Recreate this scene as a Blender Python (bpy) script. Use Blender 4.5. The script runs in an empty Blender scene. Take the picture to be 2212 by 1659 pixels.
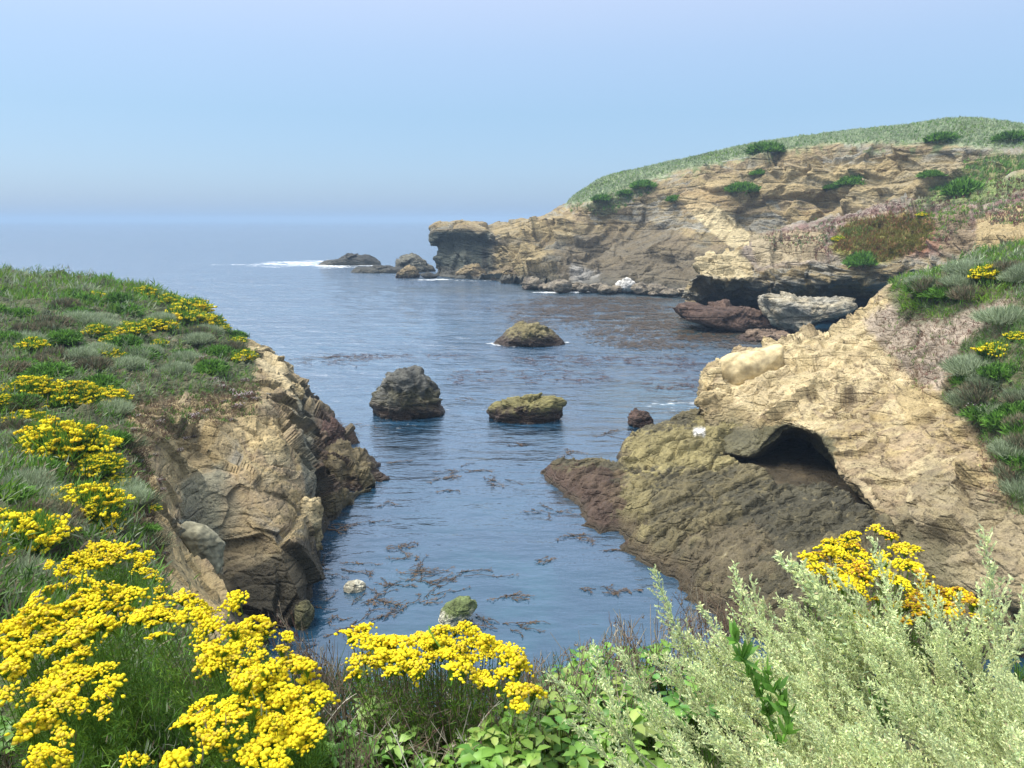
import bpy, math, random
import numpy as np
from mathutils import Vector, Matrix
random.seed(7); RNG = np.random.default_rng(11)
R = math.radians
sc = bpy.context.scene
COL = sc.collection

# ---------------------------------------------------------------- camera
H = 12.0; F = 1609.0; PITCH = R(12.4); CX = 1106.0; CY = 829.5
cam_d = bpy.data.cameras.new("camera"); cam = bpy.data.objects.new("camera", cam_d); COL.objects.link(cam)
cam.location = (0, 0, H); cam.rotation_euler = (R(90) - PITCH, 0, 0)
cam_d.sensor_width = 36; cam_d.lens = 36 * F / 2212.0
cam_d.clip_start = 0.05; cam_d.clip_end = 30000
sc.camera = cam

# ---------------------------------------------------------------- world, sun, exposure
SUN_EL, SUN_AZ = R(62), R(-84)      # azimuth measured from +Y towards +X
w = bpy.data.worlds.new("World"); sc.world = w; w.use_nodes = True
nt = w.node_tree; nt.nodes.clear()
def N(nt, t, **kw):
    n = nt.nodes.new(t)
    for k, v in kw.items(): setattr(n, k, v)
    return n
out = N(nt, 'ShaderNodeOutputWorld'); bg = N(nt, 'ShaderNodeBackground'); bg2 = N(nt, 'ShaderNodeBackground')
sky = N(nt, 'ShaderNodeTexSky'); sky.sky_type = 'NISHITA'; sky.sun_disc = False
sky.sun_elevation = SUN_EL; sky.sun_rotation = SUN_AZ; sky.air_density = 1.0; sky.dust_density = 1.0
bg.inputs[1].default_value = 0.05
nt.links.new(sky.outputs[0], bg.inputs[0])
tc = N(nt, 'ShaderNodeTexCoord'); sx = N(nt, 'ShaderNodeSeparateXYZ'); nt.links.new(tc.outputs['Generated'], sx.inputs[0])
rp = N(nt, 'ShaderNodeValToRGB'); nt.links.new(sx.outputs[2], rp.inputs[0])
el = rp.color_ramp.elements
el[0].position = 0.0; el[0].color = (.11, .25, .49, 1)
el[1].position = 1.0; el[1].color = (1.15, 1.18, 1.22, 1)
for p_, c_ in ((.06, (.17, .32, .54)), (.13, (.20, .35, .54)), (.2, (.31, .43, .62)), (.27, (.46, .53, .70)), (.5, (.70, .81, .97))):
    e = el.new(p_); e.color = (*c_, 1)
nt.links.new(rp.outputs[0], bg2.inputs[0]); bg2.inputs[1].default_value = 0.70
ad = N(nt, 'ShaderNodeAddShader'); nt.links.new(bg.outputs[0], ad.inputs[0]); nt.links.new(bg2.outputs[0], ad.inputs[1])
nt.links.new(ad.outputs[0], out.inputs[0])
sd = bpy.data.lights.new("sun", 'SUN'); sd.energy = 4.5; sd.angle = R(42); sd.color = (1.0, .955, .88)
so = bpy.data.objects.new("sun", sd); COL.objects.link(so)
sdir = Vector((math.sin(SUN_AZ) * math.cos(SUN_EL), math.cos(SUN_AZ) * math.cos(SUN_EL), math.sin(SUN_EL)))
so.rotation_euler = sdir.to_track_quat('Z', 'Y').to_euler()
vs = sc.view_settings; vs.view_transform = 'Standard'; vs.look = 'None'; vs.gamma = 1; vs.exposure = 0.46; vs.use_curve_mapping = False
sc.cycles.max_bounces = 5; sc.cycles.diffuse_bounces = 2; sc.cycles.glossy_bounces = 2; sc.cycles.transparent_max_bounces = 8
sc.cycles.transmission_bounces = 2; sc.cycles.volume_bounces = 0; sc.cycles.caustics_reflective = False; sc.cycles.caustics_refractive = False

# ---------------------------------------------------------------- geometry helpers
CP, SP = math.cos(PITCH), math.sin(PITCH)
def ray(px, py):
    a = (px - CX) / F; b = -(py - CY) / F
    # camera axes: right=(1,0,0) up=(0,SP,CP) fwd=(0,CP,-SP)
    return np.array([a, b * SP + CP, b * CP - SP])
def p(px, py, Y):
    d = ray(px, py); t = Y / d[1]; return np.array([d[0] * t, Y, H + d[2] * t])
def q(px, py, z=0.0):
    d = ray(px, py); t = (z - H) / d[2]; return np.array([d[0] * t, d[1] * t, z])
def wp(x, y, z): return np.array([x, y, z], float)
def proj(P):
    P = np.asarray(P, float); X = P[..., 0]; Y = P[..., 1]; Z = P[..., 2] - H
    dz = Y * CP - Z * SP; up = Y * SP + Z * CP
    dz = np.where(np.abs(dz) < .05, .05, dz)
    return CX + F * X / dz, CY - F * up / dz, dz

def _h(ix, iy, iz, s):
    h = (ix.astype(np.int64) * 374761393 + iy.astype(np.int64) * 668265263 + iz.astype(np.int64) * 2147483647 + s * 974634777) & 0xffffffff
    h = ((h ^ (h >> 13)) * 1274126177) & 0xffffffff
    h = ((h ^ (h >> 16)) * 2246822519) & 0xffffffff
    return h ^ (h >> 15)
_G = RNG.normal(size=(256, 3)); _G /= np.linalg.norm(_G, axis=1)[:, None]
def perlin(P, s=0):
    P = np.asarray(P, float); sh = P.shape[:-1]; P = P.reshape(-1, 3)
    i = np.floor(P).astype(np.int64); f = P - i; u = f * f * f * (f * (f * 6 - 15) + 10)
    r = 0
    for a in (0, 1):
        for b in (0, 1):
            for c in (0, 1):
                g = _G[_h(i[:, 0] + a, i[:, 1] + b, i[:, 2] + c, s) & 255]
                d = (g * (f - np.array([a, b, c]))).sum(1)
                r = r + d * (u[:, 0] if a else 1 - u[:, 0]) * (u[:, 1] if b else 1 - u[:, 1]) * (u[:, 2] if c else 1 - u[:, 2])
    return (r * 1.6).reshape(sh)
def fbm(P, o=4, s=0, g=.5, ridge=False):
    r = 0; a = 1; t = 0; P = np.asarray(P, float)
    for k in range(o):
        n = perlin(P * 2.03 ** k + k * 17.3, s + k)
        if ridge: n = 1 - 2 * np.abs(n)
        r = r + a * n; t += a; a *= g
    return r / t
def worley(P, s=0):
    P = np.asarray(P, float); sh = P.shape[:-1]; P = P.reshape(-1, 3); i = np.floor(P).astype(np.int64)
    F1 = np.full(len(P), 9.); F2 = F1.copy(); ID = np.zeros(len(P))
    for a in (-1, 0, 1):
        for b in (-1, 0, 1):
            for c in (-1, 0, 1):
                j = i + np.array([a, b, c]); h = _h(j[:, 0], j[:, 1], j[:, 2], s)
                o = np.stack([(h & 1023) / 1023., ((h >> 10) & 1023) / 1023., ((h >> 20) & 1023) / 1023.], 1)
                d = np.sqrt(((j + o - P) ** 2).sum(1)); m = d < F1
                F2 = np.where(m, F1, np.minimum(F2, d)); F1 = np.where(m, d, F1); ID = np.where(m, (h & 4095) / 4095., ID)
    return F1.reshape(sh), F2.reshape(sh), ID.reshape(sh)
def facets(P, s=0):
    """planar tilt inside each worley cell: angular broken faces"""
    P = np.asarray(P, float); sh = P.shape[:-1]; P = P.reshape(-1, 3); i = np.floor(P).astype(np.int64)
    F1 = np.full(len(P), 9.); D = np.zeros(len(P))
    for a in (-1, 0, 1):
        for b in (-1, 0, 1):
            for c in (-1, 0, 1):
                j = i + np.array([a, b, c]); h = _h(j[:, 0], j[:, 1], j[:, 2], s)
                o = P - j - np.stack([(h & 1023) / 1023., ((h >> 10) & 1023) / 1023., ((h >> 20) & 1023) / 1023.], 1)
                d = (o ** 2).sum(1); m = d < F1; F1 = np.where(m, d, F1); D = np.where(m, (o * _G[h & 255]).sum(1) + ((h >> 5) & 63) / 90. - .5, D)
    return D.reshape(sh)
def sstep(a, b, x):
    t = np.clip((x - a) / (b - a), 0, 1); return t * t * (3 - 2 * t)
def sdpoly(x, y, poly):
    poly = np.array(poly, float); ins = np.zeros(x.shape, bool); dm = np.full(x.shape, 1e18)
    for k in range(len(poly)):
        x0, y0 = poly[k]; x1, y1 = poly[(k + 1) % len(poly)]
        c = ((y0 > y) != (y1 > y)); xi = (x1 - x0) * (y - y0) / ((y1 - y0) if y1 != y0 else 1e-9) + x0
        ins ^= c & (x < xi)
        L = (x1 - x0) ** 2 + (y1 - y0) ** 2 + 1e-12
        t = np.clip(((x - x0) * (x1 - x0) + (y - y0) * (y1 - y0)) / L, 0, 1)
        dm = np.minimum(dm, (x - x0 - t * (x1 - x0)) ** 2 + (y - y0 - t * (y1 - y0)) ** 2)
    d = np.sqrt(dm); return np.where(ins, d, -d)
def catmull(C, segs, axis):
    C = np.moveaxis(C, axis, 0); n = len(C); outl = []
    for k in range(n - 1):
        a = C[max(k - 1, 0)]; b = C[k]; c = C[k + 1]; d = C[min(k + 2, n - 1)]
        if k == 0: a = 2 * b - c
        if k == n - 2: d = 2 * c - b
        m = segs[k]; ts = np.arange(m + (1 if k == n - 2 else 0)) / m
        # centripetal-like tension: limit tangents to avoid overshoot
        lb = np.linalg.norm(c - b, axis=-1, keepdims=True); la = np.linalg.norm(b - a, axis=-1, keepdims=True); ld = np.linalg.norm(d - c, axis=-1, keepdims=True)
        tb = (c - a) / (la + lb + 1e-6) * lb; tcn = (d - b) / (lb + ld + 1e-6) * lb
        for t in ts:
            outl.append((2*t**3-3*t**2+1)*b + (t**3-2*t**2+t)*tb + (-2*t**3+3*t**2)*c + (t**3-t**2)*tcn)
    return np.moveaxis(np.array(outl), 0, axis)
def loft(st, step=2.0, cap=140):
    C = np.array(st, float)           # stations x cols x 3
    PX, PY, _ = proj(C)
    def cnt(axis):
        d = np.hypot(np.diff(PX, axis=axis), np.diff(PY, axis=axis)); d = d.max(axis=1 - axis)
        return [int(np.clip(v / step, 5, cap)) for v in d]
    global COLS; COLS = np.concatenate([[0], np.cumsum(cnt(1))])
    return catmull(catmull(C, cnt(0), 0), cnt(1), 1)
def gnorm(G):
    a = np.gradient(G, axis=0); b = np.gradient(G, axis=1); n = np.cross(a, b)
    return n / (np.linalg.norm(n, axis=-1, keepdims=True) + 1e-12)

def unit(v): return v / (np.linalg.norm(v, axis=-1, keepdims=True) + 1e-12)
# ---------------------------------------------------------------- mesh helpers
def mesh_from(name, V, Fc, col=None, smooth=True, extra=None):
    """V (n,3); Fc: list of int arrays (m,k)"""
    me = bpy.data.meshes.new(name); V = np.asarray(V, np.float32)
    if isinstance(Fc, np.ndarray): Fc = [Fc]
    loops = np.concatenate([f.ravel() for f in Fc]).astype(np.int32)
    tot = np.concatenate([np.full(len(f), f.shape[1]) for f in Fc]).astype(np.int32)
    st = np.concatenate([[0], np.cumsum(tot)[:-1]]).astype(np.int32)
    me.vertices.add(len(V)); me.vertices.foreach_set('co', V.ravel())
    me.loops.add(len(loops)); me.loops.foreach_set('vertex_index', loops)
    me.polygons.add(len(tot)); me.polygons.foreach_set('loop_start', st); me.polygons.foreach_set('loop_total', tot)
    if smooth: me.polygons.foreach_set('use_smooth', np.ones(len(tot), bool))
    me.update(calc_edges=True)
    if col is not None:
        c = np.ones((len(V), 4), np.float32); col = np.asarray(col, np.float32); c[:, :col.shape[1]] = col
        a = me.color_attributes.new('Col', 'FLOAT_COLOR', 'POINT'); a.data.foreach_set('color', c.ravel())
    return me
def obj(name, me, mat, parent=None):
    o = bpy.data.objects.new(name, me); COL.objects.link(o)
    if mat is not None and not me.materials: me.materials.append(mat)
    if parent is not None: o.parent = parent
    return o
def tag(o, label=None, cat=None, group=None, kind=None):
    if label: o['label'] = label
    if cat: o['category'] = cat
    if group: o['group'] = group
    if kind: o['kind'] = kind
    return o
def empty(name, loc, rz=0, s=1):
    o = bpy.data.objects.new(name, None); COL.objects.link(o); o.location = loc; o.rotation_euler = (0, 0, rz); o.scale = (s,) * 3; return o
def gridfaces(a, b, base=0):
    i = np.arange(a * b).reshape(a, b) + base
    return np.stack([i[:-1, :-1], i[1:, :-1], i[1:, 1:], i[:-1, 1:]], -1).reshape(-1, 4)
class Acc:
    def __init__(s): s.V = []; s.F = {}; s.C = []; s.n = 0
    def add(s, V, Fc, C):
        V = np.asarray(V, float).reshape(-1, 3); C = np.asarray(C, float)
        if C.ndim == 1: C = np.tile(C, (len(V), 1))
        s.V.append(V); s.C.append(C)
        Fc = np.asarray(Fc); s.F.setdefault(Fc.shape[1], []).append(Fc + s.n); s.n += len(V)
    def mesh(s, name, smooth=False):
        return mesh_from(name, np.concatenate(s.V), [np.concatenate(f) for f in s.F.values()], np.concatenate(s.C), smooth)
    def tube(s, path, r0, r1, c, sides=4):
        path = np.asarray(path, float); k = len(path); t = np.gradient(path, axis=0); t /= np.linalg.norm(t, axis=1)[:, None] + 1e-9
        ref = np.array([0.3, .9, .1]); a = np.cross(t, ref); a /= np.linalg.norm(a, axis=1)[:, None] + 1e-9; b = np.cross(t, a)
        an = np.arange(sides) * 2 * math.pi / sides; rr = np.linspace(r0, r1, k)[:, None, None]
        V = path[:, None] + rr * (np.cos(an)[None, :, None] * a[:, None] + np.sin(an)[None, :, None] * b[:, None])
        i = np.arange(k * sides).reshape(k, sides); j = np.roll(i, -1, 1)
        s.add(V, np.stack([i[:-1], j[:-1], j[1:], i[1:]], -1).reshape(-1, 4), c)
def unit(v): return v / (np.linalg.norm(v, axis=-1, keepdims=True) + 1e-12)
def blades(acc, B, D, L, W, C, bend=.25, rng=RNG):
    """curved leaf blades: B base (n,3), D direction, L length, W width, C colour (n,3)"""
    n = len(B); D = unit(D); L = np.broadcast_to(L, n)[:, None]; W = np.broadcast_to(W, n)[:, None]
    side = unit(np.cross(D, rng.normal(size=(n, 3)))); nn = np.cross(D, side)
    m = B + D * L * .5 + nn * L * bend * .35; t = B + D * L + nn * L * bend
    V = np.stack([B - side * W * .35, B + side * W * .35, m + side * W * .5, m - side * W * .5, t], 1)
    i = (np.arange(n) * 5)[:, None]
    acc.add(V, i + np.array([[0, 1, 2, 3]]), np.repeat(C, 5, 0))
    acc.F.setdefault(3, []).append(i + np.array([[3, 2, 4]]) + acc.n - 5 * n)
def randdir(n, up=.5, rng=RNG):
    d = unit(rng.normal(size=(n, 3))); d[:, 2] = np.abs(d[:, 2]) + up; return unit(d)
def copy_tree(root, loc, rz=0, s=1):
    r = root.copy(); COL.objects.link(r); r.location = loc; r.rotation_euler = (0, 0, rz); r.scale = (s if isinstance(s, (tuple, list)) else (s,) * 3)
    for ch in root.children:
        c = ch.copy(); COL.objects.link(c); c.parent = r
    return r

# ---------------------------------------------------------------- materials
def newmat(name):
    m = bpy.data.materials.new(name); m.use_nodes = True; t = m.node_tree; t.nodes.clear(); o = N(t, 'ShaderNodeOutputMaterial'); return m, t, o
def mth(t, op, a, b=None, c=None, clamp=False):
    n = N(t, 'ShaderNodeMath', operation=op); n.use_clamp = clamp
    for i, v in enumerate((a, b, c)):
        if v is None: continue
        if isinstance(v, (int, float)): n.inputs[i].default_value = v
        else: t.links.new(v, n.inputs[i])
    return n.outputs[0]
def noise(t, vec, scale, detail=4, rough=.55, out='Fac', typ='ShaderNodeTexNoise', **kw):
    n = N(t, typ); n.inputs['Scale'].default_value = scale
    if typ == 'ShaderNodeTexNoise': n.inputs['Detail'].default_value = detail; n.inputs['Roughness'].default_value = rough
    for k, v in kw.items(): setattr(n, k, v)
    t.links.new(vec, n.inputs['Vector']); return n.outputs[out]
def rock_mat(name, s1, s2, bump, bdist, var=.85, rough=.92, pits=1.0):
    m, t, o = newmat(name); b = N(t, 'ShaderNodeBsdfPrincipled'); t.links.new(b.outputs[0], o.inputs[0])
    g = N(t, 'ShaderNodeNewGeometry'); pos = g.outputs['Position']
    at = N(t, 'ShaderNodeAttribute'); at.attribute_name = 'Col'
    mp = N(t, 'ShaderNodeMapping'); mp.inputs['Scale'].default_value = (.6, .6, 2.6); mp.inputs['Rotation'].default_value = (.12, .22, 0); t.links.new(pos, mp.inputs[0])
    n1 = noise(t, mp.outputs[0], s1, 5, .6); n2 = noise(t, pos, s2, 6, .65); n3 = noise(t, pos, s2 * 4, 3, .6)
    v = N(t, 'ShaderNodeTexVoronoi'); v.feature = 'DISTANCE_TO_EDGE'; v.inputs['Scale'].default_value = s1 * 1.2; t.links.new(mp.outputs[0], v.inputs['Vector'])
    crack = mth(t, 'MULTIPLY', mth(t, 'SUBTRACT', 1.0, mth(t, 'MULTIPLY', v.outputs[0], 9.0, clamp=True)), -.35)
    v2 = N(t, 'ShaderNodeTexVoronoi'); v2.inputs['Scale'].default_value = s2 * 1.6; t.links.new(pos, v2.inputs['Vector'])
    pit = mth(t, 'MULTIPLY', mth(t, 'SUBTRACT', .42, v2.outputs['Distance'], clamp=True), mth(t, 'GREATER_THAN', mth(t, 'FRACT', mth(t, 'MULTIPLY', v2.outputs['Color'], 7.0)), .45))
    f = mth(t, 'ADD', mth(t, 'MULTIPLY', n1, var * 1.3), mth(t, 'MULTIPLY', n2, var))
    f = mth(t, 'ADD', f, mth(t, 'MULTIPLY', n3, var * .9)); f = mth(t, 'ADD', f, 1 - var * 1.55); f = mth(t, 'MULTIPLY', f, mth(t, 'SUBTRACT', 1.0, mth(t, 'MULTIPLY', pit, pits)))
    mx = N(t, 'ShaderNodeMix', data_type='RGBA', blend_type='MULTIPLY'); mx.inputs[0].default_value = 1
    t.links.new(at.outputs['Color'], mx.inputs[6]); t.links.new(f, mx.inputs[7])
    t.links.new(mx.outputs[2], b.inputs['Base Color'])
    wet = mth(t, 'SUBTRACT', rough, mth(t, 'MULTIPLY', at.outputs['Alpha'], .45)); t.links.new(wet, b.inputs['Roughness'])
    b.inputs['Specular IOR Level'].default_value = .35
    hsum = mth(t, 'ADD', mth(t, 'ADD', mth(t, 'MULTIPLY', n1, 1.0), mth(t, 'MULTIPLY', n2, .7)), mth(t, 'ADD', crack, mth(t, 'ADD', mth(t, 'MULTIPLY', n3, .35), mth(t, 'MULTIPLY', pit, .6))))
    bp = N(t, 'ShaderNodeBump'); t.links.new(mth(t, 'MULTIPLY', mth(t, 'ADD', .15, mth(t, 'MULTIPLY', noise(t, pos, s1 * .8, 3), 1.6)), bump, clamp=True), bp.inputs['Strength']); bp.inputs['Distance'].default_value = bdist
    t.links.new(hsum, bp.inputs['Height']); t.links.new(bp.outputs[0], b.inputs['Normal'])
    return m
def leaf_mat(name, trans=.33, rough=.55, gloss=.25):
    m, t, o = newmat(name); at = N(t, 'ShaderNodeAttribute'); at.attribute_name = 'Col'
    b = N(t, 'ShaderNodeBsdfPrincipled'); b.inputs['Roughness'].default_value = rough; b.inputs['Specular IOR Level'].default_value = gloss
    g = N(t, 'ShaderNodeNewGeometry'); n = noise(t, g.outputs['Position'], 9, 3)
    oi = N(t, 'ShaderNodeObjectInfo')
    f = mth(t, 'ADD', mth(t, 'MULTIPLY', n, .7), mth(t, 'ADD', .55, mth(t, 'MULTIPLY', oi.outputs['Random'], .2)))
    mx = N(t, 'ShaderNodeMix', data_type='RGBA', blend_type='MULTIPLY'); mx.inputs[0].default_value = 1
    t.links.new(at.outputs['Color'], mx.inputs[6]); t.links.new(f, mx.inputs[7]); t.links.new(mx.outputs[2], b.inputs['Base Color'])
    tr = N(t, 'ShaderNodeBsdfTranslucent'); t.links.new(mx.outputs[2], tr.inputs[0])
    ms = N(t, 'ShaderNodeMixShader'); ms.inputs[0].default_value = trans
    t.links.new(b.outputs[0], ms.inputs[1]); t.links.new(tr.outputs[0], ms.inputs[2]); t.links.new(ms.outputs[0], o.inputs[0])
    return m
M_far = rock_mat('far_cliff_rock', .16, .9, 1.0, 1.0)
M_mid = rock_mat('promontory_rock', .3, 1.6, 1.0, .6)
M_near = rock_mat('sandstone', .8, 4.0, 1.0, .22, pits=1.5)
M_smooth = rock_mat('smooth_stone', .5, 2.5, .3, .08, var=.5, pits=.4)
M_shelf = rock_mat('shelf_rock', 1.0, 5.0, 1.0, .2, rough=.75)
M_soil = rock_mat('soil', 2.0, 9.0, .8, .04)
M_leaf = leaf_mat('foliage'); M_petal = leaf_mat('petals', .35, .8, .1); M_wood = leaf_mat('dry_stems', 0.0, .85, .1)
M_gloss = leaf_mat('glossy_leaf', .3, .38, .45)

TAN = np.array([.375, .29, .145]); PALE = np.array([.56, .46, .265]); BROWN = np.array([.235, .18, .11]); GREY = np.array([.30, .285, .235])
DARK = np.array([.075, .07, .05]); RED = np.array([.11, .05, .035]); OLIVE = np.array([.21, .18, .06]); OCHRE = np.array([.33, .225, .105])
SCRUB = np.array([.075, .085, .04]); PURPLE = np.array([.25, .15, .125]); PINK = np.array([.40, .33, .265]); GUANO = np.array([.75, .73, .68])
class Land:
    def __init__(s, G, mat, sc_=1.0):
        s.G = G; s.mat = mat; s.k = sc_
    def displace(s, amp, freq, strata=0, sfreq=1, dip=(0, .12, 1), seed=0, blocky=0, mask=None, facet=0, ff=.3):
        G = s.G; n = gnorm(G); k = freq
        for ax in (0, 1):
            for st_ in (1, 2, 4, 7):
                m_ = np.take(n, np.clip(np.arange(n.shape[ax]) - st_, 0, None), ax) + np.take(n, np.clip(np.arange(n.shape[ax]) + st_, None, n.shape[ax] - 1), ax) + n; n = m_ / 3
        n = unit(n)
        dipv = np.array(dip, float); dipv /= np.linalg.norm(dipv)
        wv = np.stack([perlin(G * k * .7 + 31, seed), perlin(G * k * .7 + 71, seed + 1), perlin(G * k * .7 + 13, seed + 2)], -1)
        Gw = G + wv * .5 / k * .5
        d = amp * (fbm(Gw * k, 6, seed + 3, .52) * .9 + fbm(Gw * k * 1.7, 5, seed + 9, .5, True) * .35)
        if strata:
            c = (Gw * dipv).sum(-1)
            S = np.stack([G[..., 0] * sfreq * .10, G[..., 1] * sfreq * .10, c * sfreq], -1)
            v = fbm(S, 4, seed + 20, .6); d = d + strata * (np.sign(v) * np.abs(v) ** .6)
            s.strat = v
        else: s.strat = fbm(G * k * .6, 3, seed + 20)
        if blocky:
            f1, f2, idn = worley(Gw * k * np.array([1, 1, 1.6]), seed + 40); e = sstep(0, .22, f2 - f1)
            d = d + blocky * ((idn - .5) * 1.4 * e + (e - 1) * .5)
            s.cell = idn
        else: s.cell = np.full(G.shape[:2], .5)
        if facet: d = d + facet * (facets(Gw * ff, seed + 50) + .45 * facets(Gw * ff * 2.6, seed + 52))
        calm_ = .35 + .85 * sstep(-.35, .35, fbm(G * k * .3 + 5, 3, seed + 90)); d = d * calm_
        if mask is not None: d = d * mask
        s.G = G - n * d[..., None]; s.n = gnorm(s.G)
        s.px, s.py, s.dz = proj(s.G)
        s.col = np.zeros(G.shape[:2] + (4,)); s.wn = fbm(G * k * 1.1, 5, seed + 60, .6); s.wn2 = fbm(G * k * 4.0, 4, seed + 70, .6)
    def base(s, *cols):
        """layered rock colours following the beds"""
        v = s.strat * .9 + (s.cell - .5) * .5 + s.wn * .35; v = (v + .75) / 1.5 * (len(cols) - 1); v = np.clip(v, 0, len(cols) - 1.001)
        i = v.astype(int); f = (v - i)[..., None]; C = np.array(cols); s.col[..., :3] = C[i] * (1 - f) + C[i + 1] * f
    def zone(s, poly, color, soft=10, warp=22, st=1.0, fine=.35, wet=None):
        sdv = sdpoly(s.px, s.py, poly) + warp * (s.wn + fine * s.wn2)
        wgt = (sstep(-soft, soft, sdv) * st)[..., None]
        s.col[..., :3] = s.col[..., :3] * (1 - wgt) + np.array(color) * wgt
        if wet is not None: s.col[..., 3:] = s.col[..., 3:] * (1 - wgt) + wet * wgt
        return wgt[..., 0]
    def speck(s, poly, color, thr=.25, st=.8, soft=.08, src=2, outside=False):
        v = s.wn2 if src == 2 else s.wn
        wgt = sstep(thr, thr + soft, v) * sstep(-10, 10, sdpoly(s.px, s.py, poly) + 20 * s.wn) * st
        s.col[..., :3] = s.col[..., :3] * (1 - wgt[..., None]) + np.array(color) * wgt[..., None]
    def tide(s, z0, z1, color, wet=1.0, st=1.0):
        z = s.G[..., 2] + s.wn * (z1 - z0) * .7; wgt = 1 - sstep(z0, z1, z)
        wgt = (wgt * st)[..., None]; s.col[..., :3] = s.col[..., :3] * (1 - wgt) + np.array(color) * wgt; s.col[..., 3:] = np.maximum(s.col[..., 3:], wgt * wet)
    def build(s, name, label=None, **kw):
        a, b = s.G.shape[:2]
        c = np.clip(s.col, 0, 1)
        me = mesh_from(name, s.G.reshape(-1, 3), gridfaces(a, b), c.reshape(-1, 4))
        s.o = obj(name, me, s.mat); tag(s.o, label, kind='structure'); return s.o
    def at(s, px, py, r=6):
        m = (np.abs(s.px - px) < r) & (np.abs(s.py - py) < r) & (s.dz > 0)
        if not m.any(): return s.at(px, py, r * 2) if r < 80 else p(px, py, 50)
        dzz = np.where(m, s.dz, 1e9); d0 = dzz.min(); m &= s.dz < d0 * 1.03 + .3
        dd = np.where(m, np.hypot(s.px - px, s.py - py), 1e9); i = np.unravel_index(dd.argmin(), dd.shape); return s.G[i].copy()
    def scatter(s, n, polys, power=1.3, excl=(), seed=1, warp=20):
        """random surface points inside pixel polygons, denser where nearer"""
        rng = np.random.default_rng(seed); G = s.G
        e1 = G[1:, :-1] - G[:-1, :-1]; e2 = G[:-1, 1:] - G[:-1, :-1]; A = np.linalg.norm(np.cross(e1, e2), axis=-1)
        wt = np.zeros(A.shape)
        for P_ in polys: wt = np.maximum(wt, sstep(-4, 8, sdpoly(s.px, s.py, P_)[:-1, :-1] + warp * s.wn[:-1, :-1]))
        for P_ in excl: wt *= 1 - sstep(-4, 8, sdpoly(s.px, s.py, P_)[:-1, :-1] + warp * s.wn[:-1, :-1])
        dz = np.maximum(s.dz[:-1, :-1], 2); wt = wt * A / dz ** power; c = np.cumsum(wt.ravel()); c /= c[-1]
        k = np.searchsorted(c, rng.random(n)); i, j = np.unravel_index(k, A.shape); u = rng.random((n, 1)); v = rng.random((n, 1))
        P0 = G[i, j] + e1[i, j] * u + e2[i, j] * v; nn = s.n[i, j]
        up = np.where(nn[:, 2:3] < 0, -1, 1); return P0, nn * up, s.dz[i, j], i, j
# ================================================================ LANDFORMS
ALL = [(-9000, -9000), (12000, -9000), (12000, 12000), (-9000, 12000)]
# ---------------------------------------------------------------- far headland
hx = lambda *a: list(a)
far = Land(loft([
    [p(1010,560,196),p(1000,520,192),p(990,525,190),p(985,535,188),p(980,555,188),p(980,575,188),q(985,580,0),q(990,582,-2)],
    [p(960,520,190),p(930,490,180),p(928,502,177),p(928,530,176),p(930,555,176),p(932,578,176),q(934,593,0),q(934,596,-3)],
    [p(1000,520,196),p(985,477,184),p(985,492,173),p(995,530,173),p(1000,560,171),p(1000,585,168),q(1000,602,0),q(1000,606,-3)],
    [p(1045,520,198),p(1043,481,184),p(1047,497,173),p(1048,530,172),p(1050,560,170),p(1050,590,165),q(1055,606,0),q(1055,610,-3)],
    [p(1080,520,198),p(1080,474,184),p(1085,497,171),p(1085,530,164),p(1085,560,161),p(1085,590,157),q(1090,612,0),q(1090,616,-3)],
    [p(1170,520,200),p(1175,466,182),p(1170,487,168),p(1165,530,160),p(1160,565,152),p(1160,600,144),q(1160,622,0),q(1160,626,-3)],
    [p(1235,520,200),p(1218,440,184),p(1235,474,164),p(1240,520,157),p(1240,560,149),p(1240,600,141),q(1240,627,0),q(1240,632,-3)],
    [p(1310,520,200),p(1300,391,180),p(1300,432,164),p(1310,500,160),p(1310,560,148),p(1310,600,139),q(1310,628,0),q(1310,634,-3)],
    [p(1420,520,195),p(1400,366,174),p(1410,405,160),p(1420,480,155),p(1420,550,144),p(1420,600,136),q(1420,632,0),q(1420,638,-3)],
    [p(1540,520,190),p(1540,336,166),p(1530,375,152),p(1530,450,145),p(1530,530,139),p(1530,590,132),q(1530,640,0),q(1530,650,-3)],
    [p(1660,520,185),p(1660,314,160),p(1660,345,146),p(1650,410,141),p(1650,490,137),p(1650,570,129),q(1650,650,0),q(1650,660,-3)],
    [p(1800,500,180),p(1800,298,152),p(1800,322,138),p(1800,380,134),p(1800,440,132),p(1800,520,126),q(1800,650,0),q(1800,660,-3)],
    [p(1950,480,175),p(1950,281,144),p(1950,311,130),p(1960,360,127),p(1960,420,123),p(1960,500,118),q(1960,660,0),q(1960,670,-3)],
    [p(2080,460,165),p(2085,263,136),p(2090,314,120),p(2100,352,117),p(2100,400,113),p(2100,480,108),q(2100,670,0),q(2100,680,-3)],
    [p(2215,450,155),p(2215,277,126),p(2215,327,112),p(2215,362,107),p(2215,405,103),p(2215,480,99),q(2215,690,0),q(2215,700,-3)],
    [p(2600,450,130),p(2600,290,100),p(2600,330,90),p(2600,370,85),p(2600,420,80),p(2600,500,78),q(2600,700,0),q(2600,720,-3)],
], 2.0, 130), M_far)
vegm = 1 - .93 * sstep(-6, 10, sdpoly(*proj(far.G)[:2], [(1235,440),(1290,452),(1400,405),(1500,372),(1600,352),(1700,326),(1900,311),(2100,325),(2190,330),(2700,330),(2700,0),(1100,0)]))
vegm = vegm * (1 - .65 * sstep(-10, 12, sdpoly(*proj(far.G)[:2], [(900,430),(1250,400),(1250,488),(1100,498),(900,520)])))
far.displace(2.0, .13, strata=.9, sfreq=.55, dip=(.10, .15, 1), seed=3, blocky=1.2, mask=vegm, facet=3.0, ff=.09)
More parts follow.
